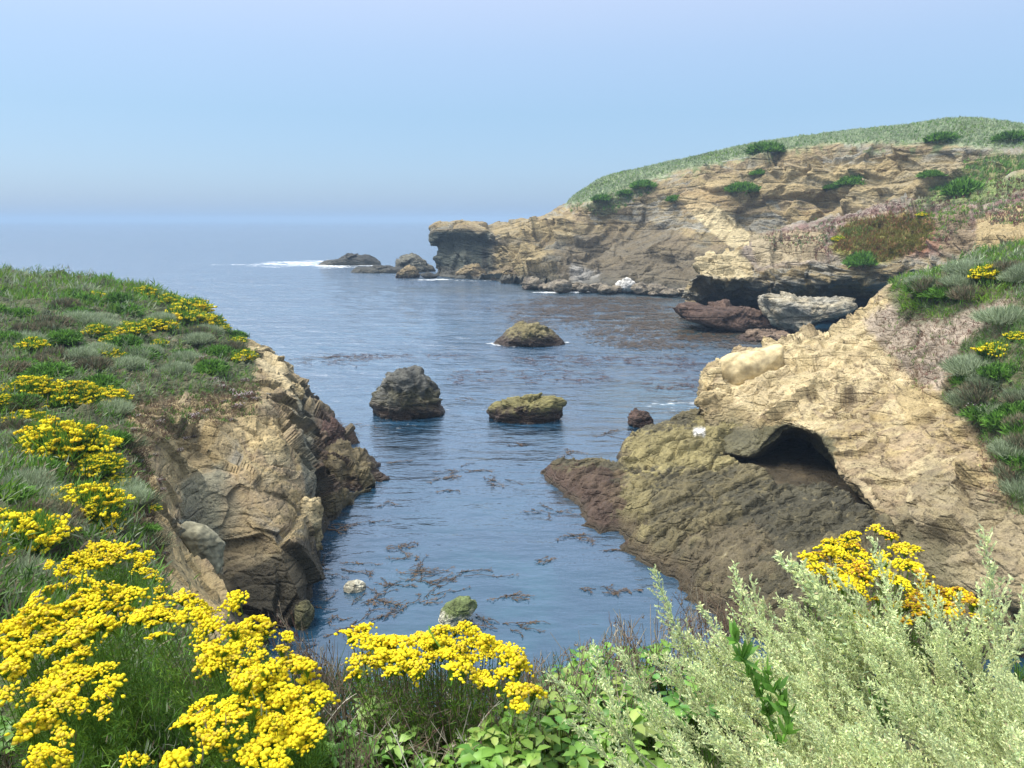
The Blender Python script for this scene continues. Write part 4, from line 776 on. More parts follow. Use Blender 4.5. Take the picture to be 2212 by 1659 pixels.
def place(protos, kind, L, items, cat, group, embed=.04, stretch=1.0, seed=0, squash=1.15):
    rng = np.random.default_rng(seed)
    for k, (px_, py_, w_, lab) in enumerate(items):
        P_ = L.at(px_, py_) if not isinstance(L, type(None)) else None; dz = proj(P_)[2]; s_ = float(w_ * dz / F) * (1.25 if kind == 'yellow_flower_mound' else 1.12)
        e = empty(kind, P_ + np.array([0, 0, -embed * s_]), rng.uniform(0, 6.28), s_); e.scale = (s_, s_, s_ * squash)
        tag(e, lab, cat, group)
        for nm, me, mt in protos[k % len(protos)]: obj(nm, me, mt, e)
near_pr = [mound_proto(900 + k, 190, .022, 2600, .16, .012) for k in range(3)]
far_pr = [mound_proto(920 + k, 110, .034, 900, .22, .03) for k in range(3)]
place(near_pr, 'yellow_flower_mound', lb, [
    (65,850,75,'yellow flower mound high at the left edge, above the trail of mounds'),
    (150,872,95,'broad yellow flower mound just above the largest round one on the left bluff'),
    (228,872,70,'loose yellow flower mound nearest the bare soil at the middle of the left bluff'),
    (58,925,75,'pale yellow flower mound left of the largest round one on the left bluff'),
    (132,985,150,'largest round yellow flower mound on the left bluff slope'),
    (215,1018,75,'yellow flower mound just below right of the largest round one'),
    (252,1045,38,'smallest yellow tuft below the largest round mound, by the bare soil'),
    (180,1110,120,'sprawling pale yellow flower mound standing well below the largest round one'),
    (215,1145,75,'yellow flower mound at the lower right side of the sprawling pale one'),
    (30,1185,150,'yellow flower mound cut by the left edge of the picture, lower slope'),
    (322,1102,36,'tiny yellow flower tuft alone on the rim of the left cliff'),
    (5,868,40,'yellow flower tuft cut by the left edge, upper slope')], 'flower clump', 'yellow flower mounds on the lower left bluff', seed=1)
place(far_pr, 'yellow_flower_mound', lb, [
    (310,640,42,'yellow flower mound on the skyline of the left bluff'), (208,650,38,'yellow flower mound farthest left below the bluff crest'), (366,652,36,'yellow flower mound just right of the skyline one on the left bluff'),
    (415,678,60,'long yellow flower mound at the seaward shoulder of the left bluff'), (450,700,46,'yellow flower mound at the right edge of the left bluff above the cliff'), (393,695,60,'wide yellow flower mound in the middle of the upper left bluff'),
    (355,712,44,'yellow flower mound left of the wide one on the upper bluff'), (325,706,36,'small yellow mound between two larger ones on the upper bluff'), (287,724,48,'yellow flower mound on the upper bluff, right of the lone round one'),
    (212,720,40,'lone round yellow mound in the left part of the upper bluff'), (272,706,26,'small yellow tuft above the mounds of the upper left bluff'), (425,720,26,'small yellow tuft below the seaward shoulder of the left bluff'),
    (240,742,34,'small yellow mound below the lone round one'), (232,778,52,'yellow flower mound standing alone at mid height of the left bluff'), (528,776,40,'yellow flower mound at the cliff edge above the flat ledge slabs'),
    (505,765,26,'small yellow tuft left of the cliff edge mound'), (515,742,26,'small yellow tuft above the cliff edge mound'), (72,750,42,'thin yellow patch at the far left of the mid bluff'), (135,738,28,'faint yellow tuft in dark scrub at the left of the mid bluff'),
    (345,745,26,'pale yellow tuft near the white flowers of the mid bluff'), (475,715,34,'yellow flower mound on the seaward edge between shoulder and ledges')], 'flower clump', 'small yellow flower mounds on the upper left bluff', seed=2)
gb = [[('foliage', bush_mesh(1500, .16, .035, [G_DARK, G_MID, G_MID * 1.2], 940 + k, .6).mesh('foliage'), M_leaf), ('stem', stems_mesh(945 + k).mesh('stem'), M_wood)] for k in range(3)]
sb = [[('foliage', bush_mesh(2200, .22, .012, [G_SILV * .8, G_SILV, G_GREY * 1.2], 950 + k, .55, .9).mesh('foliage'), M_leaf), ('stem', stems_mesh(955 + k).mesh('stem'), M_wood)] for k in range(2)]
db = [[('foliage', bush_mesh(2200, .22, .012, [G_DRY * .8, G_GREY * .8, G_DRY], 960 + k, .5, .9).mesh('foliage'), M_wood), ('stem', stems_mesh(965 + k).mesh('stem'), M_wood)] for k in range(2)]
place(gb, 'green_bush', lb, [(180,655,80,'dark green bush near the crest of the left bluff'), (265,672,70,'dark green bush below the skyline yellow mound'), (400,655,46,'dark green bush at the right end of the bluff crest'), (290,770,80,'green bush at mid height of the left bluff'), (390,770,60,'small green bush near the pinkish white flowers'),
    (470,760,60,'green bush left of the cliff edge yellow mound'), (505,725,46,'green bush against the sea at the bluff edge'), (110,800,80,'green bush above the trail of yellow mounds at left'), (60,1020,110,'bright green bush at the left edge below the yellow mounds'), (310,1150,60,'green bush on the rim above the sandy spur')], 'bush', 'green bushes on the left bluff', seed=3, squash=.8, embed=.1)
place(sb, 'silver_bush', lb, [(160,690,90,'silvery bush on the upper left bluff below the crest'), (40,740,90,'silvery bush at the left edge of the upper bluff'), (215,690,60,'small silvery bush right of the larger upper one'), (170,1030,120,'silvery bush below the largest round yellow mound'), (60,1090,150,'wide silvery bush at the left edge of the lower bluff'), (20,1260,150,'silvery bush at the left edge just behind the near yellow flowers')], 'bush', 'silvery bushes on the left bluff', seed=4, squash=.75, embed=.1)
place(db, 'dry_bush', lb, [(100,700,90,'brownish dry bush between the silvery ones, upper left bluff'), (20,800,90,'brown dry bush at the left edge of the mid bluff'), (260,960,90,'brown dry bush beside the bare soil of the left bluff'), (290,1080,90,'brown dry bush right of the sprawling pale yellow mound'), (300,1180,110,'brown dry bush above the near yellow flowers, by the sandy spur'), (110,1150,110,'brown dry bush between two pale yellow mounds of the lower slope'), (150,780,70,'brown dry bush left of the lone mid height mound')], 'bush', 'dry bushes on the left bluff', seed=5, squash=.7, embed=.1)
place(gb, 'green_bush', far, [(1390,405,50,'green bush on the far headland slope, first from the sea'), (1460,434,38,'round olive bush above the sandy gully of the far headland'), (1605,412,62,'low green bush beside the top of the sandy gully'), (1640,378,36,'small dark bush above the low one near the gully'), (1845,400,62,'widest dark green bush on the far cliff face'), (1795,408,36,'small dark green bush touching the widest one on the far cliff'),
    (2012,382,46,'green bush right of the widest one on the far cliff'), (1655,330,70,'green bush on the cap edge of the far headland, left one'), (2035,305,60,'green bush on the cap edge of the far headland, right one'), (2185,303,60,'green bush at the right edge of the headland cap'), (1300,432,40,'small green bush at the seaward foot of the cap'), (1350,420,30,'tiny green bush between two larger ones near the seaward end')], 'bush', 'green bushes on the far headland', seed=6, squash=.8)
place(gb, 'green_bush', pro, [(1862,572,60,'dark green bush hanging over the promontory edge below the olive patch'), (2080,420,70,'green bush on the back slope of the promontory')], 'bush', 'green bushes on the promontory', seed=7)
place(far_pr, 'yellow_flower_mound', pro, [(1812,522,22,'tiny yellow mound at the left of the olive patch on the promontory'), (1790,560,12,'tiny yellow tuft at the promontory rim'), (1990,465,18,'tiny yellow tuft at the upper right of the olive patch')], 'flower clump', 'tiny yellow mounds on the promontory', seed=8)
place(far_pr[1:] + far_pr[:1], 'yellow_flower_mound', rb, [(2150,770,56,'yellow flower mound in dark scrub at the right edge'), (2120,840,50,'pale yellow mound below the other one in the right hand scrub'), (2140,605,60,'pale cream flower mound on the brow of the sandstone bluff'), (2195,735,34,'yellow flower tuft cut by the right edge')], 'flower clump', 'yellow mounds on the sandstone bluff', seed=9)
place(sb, 'silver_bush', rb, [(2000,610,70,'silvery green bush on the left of the bluff brow'), (2100,585,90,'silvery green bush on the right of the bluff brow'), (2180,690,110,'grey bush on the slope of the sandstone bluff'), (2110,800,110,'grey bush beside the yellow mound at right'), (2190,900,110,'grey bush low at the right edge of the sandstone bluff')], 'bush', 'silvery bushes on the sandstone bluff', seed=10, squash=.75, embed=.1)
# the closed scrub between the named bushes
def scrub_clumps(L, poly, n, seed, w0, w1, where):
    rng = np.random.default_rng(seed); poly = np.array(poly, float); x0, y0 = poly.min(0); x1, y1 = poly.max(0); sets = [(gb, 'green_bush', 'dense dark green bush among the closed scrub of the ' + where), (sb, 'silver_bush', 'greyish silvery bush among the closed scrub of the ' + where), (db, 'dry_bush', 'brownish half dry bush among the closed scrub of the ' + where)]
    for si, (pr_, nm_, lab_) in enumerate(sets):
        it = []
        while len(it) < n:
            a, b = rng.uniform(x0, x1), rng.uniform(y0, y1)
            if sdpoly(np.array([a]), np.array([b]), poly)[0] > 4: it.append((a, b, w0 + (w1 - w0) * (b - y0) / (y1 - y0) * rng.uniform(.7, 1.2), lab_))
        place(pr_, nm_, L, it, 'bush', lab_.split(' among')[0] + ' clumps of the ' + where, seed=seed + si, squash=.95, embed=.06)
scrub_clumps(lb, [(-20,625),(150,625),(380,650),(490,735),(535,800),(440,840),(300,860),(250,950),(290,1080),(300,1180),(200,1200),(-20,1120)], 22, 60, 46, 100, 'left bluff')
scrub_clumps(rb, [(1950,620),(2230,560),(2230,620),(2050,670)], 4, 70, 60, 80, 'sandstone bluff brow')
scrub_clumps(rb, [(2110,750),(2230,680),(2230,1100),(2150,960),(2060,860)], 7, 74, 70, 90, 'right edge slope')
# small tufts of pinkish white buckwheat
rng = np.random.default_rng(31); A = Acc(); c = np.stack([rng.normal(0, .22, 46), rng.normal(0, .22, 46), rng.uniform(.12, .3, 46)], -1); head_dome(A, c, .034 * rng.uniform(.6, 1.2, 46), np.array([[.72, .62, .64]]) * rng.uniform(.7, 1.1, (46, 1)), rng, 5)
tf = [[('flower_heads', A.mesh('flower_heads', True), M_petal), ('foliage', bush_mesh(420, .14, .03, [(.15,.06,.05), G_DRY * .7, G_GREY], 970, .35).mesh('foliage'), M_leaf)]]
tl = [(412,905,34),(392,915,24),(345,910,22),(425,900,28),(500,850,30),(520,860,34),(480,840,28),(540,850,30),(470,830,26),(515,880,26),(460,820,24),(530,825,26),(550,865,22),(445,890,22),(300,900,18),(290,930,18),(360,960,18),(385,975,20),(335,985,16),(300,1000,18),(345,1040,22),(310,1020,18),(400,950,18),(350,1060,18),(455,800,22),(420,760,24),(360,735,24),(330,760,20),(440,770,20),(420,945,14),(356,1180,20),(352,1200,22),(500,910,20),(485,870,22)]
place(tf, 'white_flower_tuft', lb, [(a, b, c_, 'small tuft of pinkish white flowers on the bare rim of the left bluff') for a, b, c_ in tl], 'flower tuft', 'pinkish white flower tufts on the left bluff', seed=11, embed=.05)
place(tf, 'white_flower_tuft', rb, [(2110,885,44,'tuft of white flowers at the edge of the right hand scrub'), (2130,835,40,'tuft of white flowers above the other one in the right hand scrub')], 'flower tuft', 'white flower tufts on the sandstone bluff', seed=12)

# wire along the headland
A = Acc(); pts = [p(x_, y_, Y_) for x_, y_, Y_ in [(1560,350,150),(1750,316,146),(1900,300,139),(2000,288,134),(2100,281,128),(2230,280,121)]]
A.tube(catmull(np.array(pts), [8] * 5, 0), .05, .05, (.5, .52, .5), 4); ee = empty('trail_wire', pts[0]); tag(ee, 'thin pale guide wire running along the top of the far headland', 'wire fence')
wo = obj('wire', A.mesh('wire'), M_wood, ee); wo.location = -Vector(pts[0])
for x_, y_, Y_ in [(1750,316,146),(2000,288,134),(2100,281,128)]:
    P_ = p(x_, y_, Y_); A = Acc(); A.tube(np.array([P_ + [0, 0, -1.6], P_ + [0, 0, .1]]), .07, .06, G_DRY, 5); w2_ = obj('post', A.mesh('post'), M_wood, ee); w2_.location = -Vector(pts[0])
# ================================================================ FOREGROUND PLANTS
def z5(l, y0=1061.8, x0=0.0): return [(x0 + a * .36, y0 + b * .36) for a, b in l]
CL_A = z5([(30,810),(90,790),(150,730),(200,700),(250,720),(40,890),(100,870),(150,850),(10,940),(130,950),(180,920),(220,810),(280,780),(340,760),(300,860),(260,890),(400,700),(430,740),(470,640),(520,610),(560,650),(600,620),(650,590),(700,600),(740,640),(790,620),(620,690),(560,720),(680,700),(460,800),(520,790),(590,800),(640,790),(690,830),(560,850),(480,870),(440,920),(500,960),(330,950),(360,940),(480,990),(170,990),(50,1060),(30,1080),(130,1070),(330,1090),(400,1060),(460,1080),(520,1090),(570,1080),(620,1070),(420,1110),(480,1140),(340,1160),(390,1190),(260,1170),(270,1230),(330,1230),(400,1250),(360,1280),(460,1280),(680,1160),(620,1230),(620,1340),(40,1230),(210,1360),(270,1380),(180,1400),(190,1470),(370,1480),(250,1560),(310,1580),(230,1620),(330,1640),(790,1620),(1060,1650),(-40,860),(-60,950),(70,830),(120,800),(370,830),(230,760),(310,720),(500,690)])
CL_B = z5([(1100,650),(1150,640),(1190,680),(1150,700),(1390,660),(1440,640),(760,730),(830,770),(880,760),(920,720),(960,740),(1010,750),(900,800),(860,740),(960,870),(1080,750),(1120,760),(1200,740),(1250,730),(1230,790),(1280,810),(1220,840),(1400,840),(1450,830),(1500,800),(1550,790),(1590,830),(1560,880),(1440,900),(1500,900),(1520,930),(1550,980),(1720,880),(1690,960),(1240,950),(1290,930),(1320,970),(1280,1010),(1330,1040),(1220,1040),(1270,1080),(1400,970),(1420,1010),(1460,1050),(1510,1080),(1560,1100),(1600,1080),(1650,1060),(1700,1050),(1760,1030),(1800,1040),(1840,1060),(1570,1150),(1620,1140),(1680,1170),(1420,1130),(1480,1150),(1430,1190),(1490,1200),(1720,1230),(1790,1230),(1850,1150),(1890,1200),(1920,1250),(1740,1290),(1800,1300),(1840,1330),(1230,1270),(1200,1310),(1270,1350),(1320,1370),(1220,1390),(1390,1270),(1450,1260),(1520,1310),(1550,1350),(1420,1380),(1100,1400),(1140,1380),(1230,1500),(1260,1540),(1330,1480),(1600,1430),(1660,1400),(1720,1390),(1790,1400),(1850,1400),(1890,1440),(1620,1490),(1680,1470),(1740,1500),(1800,1480),(1840,1530),(1700,1560),(1500,1580),(1560,1610),(1680,1630)])
CL_C = z5([(500,390),(560,350),(620,320),(700,350),(760,330),(800,340),(450,410),(480,430),(350,490),(400,450),(560,420),(640,400),(700,390),(820,390),(870,400),(540,440),(600,450),(660,430),(820,460),(870,480),(910,500),(930,520),(470,490),(500,530),(450,550),(540,560),(400,500),(350,580),(280,600),(220,630),(950,600),(980,660),(300,440),(590,380),(660,350),(730,370),(780,400),(840,430),(520,410),(610,340)])
CL_D = z5([(390,870),(430,840),(480,820),(400,900),(450,900),(490,890),(520,900),(560,920),(600,920),(640,910),(540,970),(600,960),(420,1040),(470,1010),(510,1030),(420,1100),(570,1040),(620,1000),(660,1000),(700,950),(740,900),(780,900),(820,920),(700,1010),(760,1000),(650,1070),(620,1080),(700,1060),(740,1050),(800,1060),(800,1100),(780,1090),(850,870),(880,890),(920,850),(960,830),(1010,840),(1070,820),(1100,840),(900,920),(950,930),(1000,920),(1040,940),(860,960),(830,1010),(880,1000),(930,980),(980,980),(1060,980),(1110,1020),(1000,1080),(1070,1080),(1050,1010),(1120,920),(1170,900),(1200,920),(1240,930),(1280,930),(1340,950),(1380,960),(1180,960),(1220,980),(1300,990),(1350,1010),(1400,1040),(1330,1080),(1390,1080),(1170,1110),(1190,1140),(1230,1160),(1390,1190),(1370,1210),(1490,1210),(1390,1300)], x0=619.4)
CL_E = z5([(1320,220),(1390,260),(1420,270),(1200,260),(1150,270),(1030,310),(1070,310),(1130,300),(1190,310),(940,400),(900,400),(970,390),(1080,350),(1150,350),(1220,350),(1240,400),(1020,350),(1060,380),(1130,390),(1170,420),(950,470),(1000,460),(1070,480),(1150,470),(1220,440),(1480,340),(1540,350),(1500,370),(1470,450),(1520,440),(1560,460),(1590,510),(1360,400),(1320,430),(1380,430),(1460,530),(1440,540),(1480,550),(1100,530),(1150,540),(1200,560),(1220,600),(1130,580),(1360,510),(1240,480),(1270,530),(1180,500),(1100,430)], x0=1415.7)
CL_F = z5([(1630,580),(1680,600),(1720,640),(1760,620),(1800,650),(1690,650),(1750,680),(1800,700),(1520,690),(1560,700),(1600,750),(1500,790),(1340,660),(1860,640),(1960,670),(1160,750),(1230,760),(1690,700),(1640,640),(1560,620),(1830,610),(1720,720),(1650,710),(1900,680),(2000,700),(1780,740),(1590,660),(1480,700),(1210,800),(1940,760)], x0=1415.7)
def corymb(seed, rad=.033, hr=.0052, n=58, cols=(YEL, YEL * .93, YEL2)):
    rng = np.random.default_rng(seed); A = Acc(); lob = rng.normal(0, rad * .45, (5, 2)); k = rng.integers(0, 5, n)
    xy = lob[k] + rng.normal(0, rad * .36, (n, 2)); r2 = (xy ** 2).sum(1) / rad ** 2
    P_ = np.stack([xy[:, 0], xy[:, 1], .014 - .008 * r2 + rng.normal(0, .003, n)], -1)
    C = np.array(cols)[rng.integers(0, len(cols), n)] * rng.uniform(.88, 1.08, (n, 1)); head_dome(A, P_, hr * rng.uniform(.7, 1.5, n), C, rng, 8)
    for i in range(0, n, 2): A.tube(np.array([[0, 0, -.03], P_[i] * [.5, .5, .2], P_[i]]), .0012, .0009, G_LIME * .9, 3)
    return A.mesh('flower_cluster', False)
COR = [corymb(1000 + k, cols=(YEL, YEL * .93, YEL2) if k % 4 else (YEL, YEL2, YEL * .9, (.75, .58, .06))) for k in range(9)]
ORG = [corymb(1020 + k, cols=(YEL2, YEL2 * [.85, .65, .8], YEL * .9, (.50, .30, .06))) for k in range(5)]
def yarrow(kind, cl, zt, base, cors, lab, seed, foliage=14000, size=1.0, fl=.5, dome=None, brown=0.0, lean=1.0, spread=.34):
    rng = np.random.default_rng(seed); base = np.array(base, float); e = empty(kind, base); tag(e, lab, 'flower plant', 'large yellow flower plants near the camera')
    tips = []
    ys = np.array([b for _, b in cl]); y0, y1 = ys.min(), ys.max()
    S_ = Acc(); FB, FD, FL_, FC = [], [], [], []
    for a, b in cl[:100]:
        z_ = zt + rng.normal(0, .018) - (dome or 0) * ((b - y0) / (y1 - y0 + 1)) ** 1.0; P_ = q(a, b, z_); tips.append(P_)
        o = obj('flower_cluster', cors[rng.integers(len(cors))], M_petal, e); s_ = size * rng.uniform(.75, 1.3); o.scale = (s_, s_, s_ * rng.uniform(.8, 1.2)); o.location = Vector(P_ - base)
        out_ = P_ - base; o.rotation_euler = (-out_[1] * .5 + rng.normal(0, .22) + .12, out_[0] * .5 + rng.normal(0, .22), rng.uniform(0, 6.28))
        r0 = base + np.array([out_[0] * spread, out_[1] * spread, 0]) + rng.normal(0, .02, 3) * [1, 1, 0]
        t_ = np.linspace(0, 1, 8)[:, None]; mid = r0 + (P_ - r0) * np.array([.55, .55, .35]); path = (1 - t_) ** 2 * r0 + 2 * t_ * (1 - t_) * mid + t_ ** 2 * (P_ - [0, 0, .02 * size])
        S_.tube(path - base, .0022 * size ** .5, .0014, G_LIME * .62 * rng.uniform(.7, 1.2) if rng.random() > brown else G_DRY, 4)
        m = foliage // len(cl); tt = rng.random(m) ** 1.25 * .86; k = (tt * 7).astype(int); f = (tt * 7 - k)[:, None]; B = path[k] * (1 - f) + path[np.minimum(k + 1, 7)] * f
        FB.append(B + rng.normal(0, .030, (m, 3)) * (1.25 - tt[:, None]) * size); FD.append(unit(path[-1] - path[0]) * .55 + rng.normal(0, .55, (m, 3))); FL_.append(.042 * size * (1.25 - .75 * tt) * rng.uniform(.5, 1.3, m))
        cc = np.where(rng.random((m, 1)) < brown, G_DRY * .9, np.where(rng.random((m, 1)) < .45, G_MID * 1.0, G_LIME * .75)); FC.append(cc * rng.uniform(.6, 1.3, (m, 1)) * (.8 + .35 * tt[:, None]))
    obj('stem', S_.mesh('stem', True), M_leaf, e)
    A = Acc(); blades(A, np.concatenate(FB) - base, np.concatenate(FD), np.concatenate(FL_), .0030 * size, np.concatenate(FC), .35, rng); obj('foliage', A.mesh('foliage'), M_leaf, e); return e
yarrow('yellow_yarrow', CL_A, 10.63, (-1.08, 2.02, 10.08), COR, 'big yellow flower plant filling the bottom left corner', 1, 26000, 1.0, dome=.04, spread=.62)
yarrow('yellow_yarrow', CL_B, 10.60, (-.62, 2.05, 10.08), COR, 'big yellow flower plant leaning right, beside the bottom left corner one', 2, 26000, .98, dome=.06, spread=.45)
yarrow('yellow_yarrow', CL_C, 9.25, (-2.75, 4.95, 8.72), COR, 'yellow flower plant just behind the big bottom left one', 3, 12000, 1.55, dome=.1, spread=.7)
yarrow('yellow_yarrow', CL_D, 10.52, (-.22, 2.22, 10.08), COR, 'yellow flower plant standing against the dark water in the middle', 4, 15000, .92, dome=.02, brown=.4, spread=.7)
yarrow('yellow_yarrow', CL_E, 10.42, (1.60, 2.95, 9.7), COR + ORG[:2], 'yellow flower plant rising behind the silvery sagebrush', 5, 9000, 1.0, dome=.0, brown=.2, spread=.7)
yarrow('yellow_yarrow', CL_F, 10.25, (1.95, 3.1, 9.7), ORG, 'fading orange yellow flower plant, lower right behind the sagebrush', 6, 7000, 1.1, dome=.0, brown=.3, spread=.7)
# ---------------------------------------------------------------- sagebrush
S_PALE = np.array([.90, .96, .50]); S_SILV = np.array([.71, .84, .45]); S_BLUE = np.array([.50, .66, .40]); S_TAN = np.array([.64, .54, .33])
def wand(seed, budd=1.0, tint=0):
    """a flowering sagebrush wand one unit tall along +Z"""
    rng = np.random.default_rng(seed); A = Acc(); t = np.linspace(0, 1, 12); bx, by = rng.normal(0, .05, 2)
    path = np.stack([bx * np.sin(t * 3) + .05 * t ** 2, by * np.sin(t * 2.5), t], -1); A.tube(path, .0062, .0018, np.array([.62, .66, .42]), 4)
    B, D, L_, C = [], [], [], []
    nb = 40
    for k in range(nb):
        tt = .28 + .71 * (k + rng.random()) / nb; i = min(int(tt * 11), 10); f = tt * 11 - i; P0 = path[i] * (1 - f) + path[i + 1] * f
        a = k * 2.4 + rng.normal(0, .4); ln = (.17 * (1.06 - tt) ** .8 + .02) * rng.uniform(.6, 1.3); el = rng.uniform(.75, 1.15)
        d = np.array([math.cos(a) * math.cos(el), math.sin(a) * math.cos(el), math.sin(el)]); s_ = np.linspace(0, 1, 4)[:, None]; pp = P0 + d * ln * s_ + np.array([0, 0, .25]) * ln * s_ ** 2
        A.tube(pp, .0022, .0012, np.array([.72, .78, .48]), 3); m = max(8, int(190 * ln)); s2 = rng.uniform(.08, 1, m)[:, None]
        B.append(P0 + d * ln * s2 + np.array([0, 0, .25]) * ln * s2 ** 2); D.append(d * .7 + rng.normal(0, .55, (m, 3)) + [0, 0, .35]); L_.append(rng.uniform(.012, .028, m)); c = (S_PALE, S_SILV, S_PALE * .9, S_BLUE, S_TAN)
        C.append(np.array(c)[rng.choice(5, m, p=[.42, .27, .2, .08 - .04 * tint, .03 + .04 * tint])] * rng.uniform(.8, 1.12, (m, 1)))
    m = 90; tt = rng.uniform(.1, 1, m); i = np.minimum((tt * 11).astype(int), 10); f = (tt * 11 - i)[:, None]; B.append(path[i] * (1 - f) + path[i + 1] * f); D.append(rng.normal(0, .6, (m, 3)) + [0, 0, .6]); L_.append(rng.uniform(.015, .035, m)); C.append(np.tile(S_SILV, (m, 1)) * rng.uniform(.8, 1.2, (m, 1)))
    B, D, L_, C = map(np.concatenate, (B, D, L_, C)); blades(A, B, D, L_, .0085, C, .2, rng)
    return A.mesh('branch')
WND = [wand(1100 + k, tint=k % 2) for k in range(9)]
def sage(lab, tips, base, seed):
    rng = np.random.default_rng(seed); base = np.array(base, float); e = empty('sagebrush', base); tag(e, lab, 'shrub', 'silvery sagebrush shrubs at bottom right')
    for (tx, ty, Y_, dx, L_) in tips[:100]:
        T = p(tx, ty, Y_); d = unit(np.array([dx + rng.normal(0, .09), rng.normal(.05, .16), 1.0])); r0 = T - d * L_
        o = obj('branch', WND[rng.integers(len(WND))], M_leaf, e); o.rotation_mode = 'QUATERNION'
        o.rotation_quaternion = Vector(d).to_track_quat('Z', 'Y') @ Matrix.Rotation(rng.uniform(0, 6.28), 3, 'Z').to_quaternion(); o.location = Vector(r0 - base); w_ = L_ * rng.uniform(.85, 1.15); o.scale = (w_, w_, L_)
    return e
rng = np.random.default_rng(88)
tA = [(1404,1238,2.05,-.50,.55),(1330,1398,2.0,-.62,.5),(1280,1408,1.95,-.62,.45),(1192,1470,1.85,-.95,.5),(1485,1312,2.1,-.5,.45),(1500,1490,1.8,-.7,.45),(1240,1540,1.75,-.9,.45),(1350,1480,1.85,-.7,.4),(1420,1420,1.9,-.6,.45),(1470,1380,2.0,-.55,.45),(1340,1570,1.7,-.8,.4),(1545,1390,2.0,-.45,.45),(1577,1236,2.15,-.25,.5),(1610,1258,2.2,-.4,.5),(1600,1280,2.1,-.4,.5)]
tB = [(1644,1218,2.25,-.8,.65),(1678,1230,2.25,-.8,.65),(1716,1204,2.25,-.8,.68),(1782,1224,2.3,-.75,.65),(1700,1330,2.2,-.9,.6),(1850,1300,2.2,-.8,.6),(1880,1176,2.3,-.15,.55),(1975,1250,2.3,-.3,.55),(2030,1298,2.2,-.35,.5),(2098,1268,2.2,-.35,.5),(2150,1152,2.15,-.05,.62),(2208,1195,2.1,-.05,.6),(2180,1230,2.1,.05,.5),(1930,1270,2.25,-.4,.5),(1745,1262,2.2,-.5,.5),(1820,1270,2.2,-.45,.5),(2130,1330,2.1,-.2,.5),(2060,1350,2.1,-.35,.5),(2215,1310,2.0,0,.5)]
up_edge = lambda x: np.interp(x, [1180, 1300, 1400, 1500, 1600, 1650, 1720, 1800, 1950, 2050, 2150, 2230], [1500, 1430, 1330, 1340, 1300, 1260, 1260, 1280, 1300, 1330, 1290, 1280])
while len(tA) < 84:
    x_ = rng.uniform(1400, 1740); y_ = rng.uniform(up_edge(x_) + 15, 1720); tA.append((x_, y_, float(np.interp(y_, [1300, 1700], [2.15, 1.45])) + rng.normal(0, .06), rng.uniform(-1.15, -.55), rng.uniform(.3, .45)))
while len(tB) < 100:
    x_ = rng.uniform(1640, 2290); y_ = rng.uniform(up_edge(x_) + 15, 1640); tB.append((x_, y_, float(np.interp(y_, [1250, 1700], [2.25, 1.45])) + rng.normal(0, .08), rng.uniform(-1.1, -.45) * float(np.interp(x_, [1950, 2250], [1, .3])), rng.uniform(.32, .5)))
tC = []
while len(tC) < 96:
    x_ = rng.uniform(1660, 2330); y_ = rng.uniform(1400, 1760); tC.append((x_, y_, float(np.interp(y_, [1250, 1700], [2.15, 1.35])) + rng.normal(0, .07), rng.uniform(-1.1, -.4) * float(np.interp(x_, [1950, 2300], [1, .4])), rng.uniform(.28, .42)))
sage('leftmost silvery sagebrush with long pale wands leaning over the green leaves', tA, (.75, 2.0, 10.08), 5)
sage('tall silvery sagebrush with wands reaching up before the orange yellow flowers', tB, (1.25, 2.2, 10.05), 6)
sage('nearest silvery sagebrush filling the bottom right corner', tC, (1.1, 1.6, 10.05), 7)
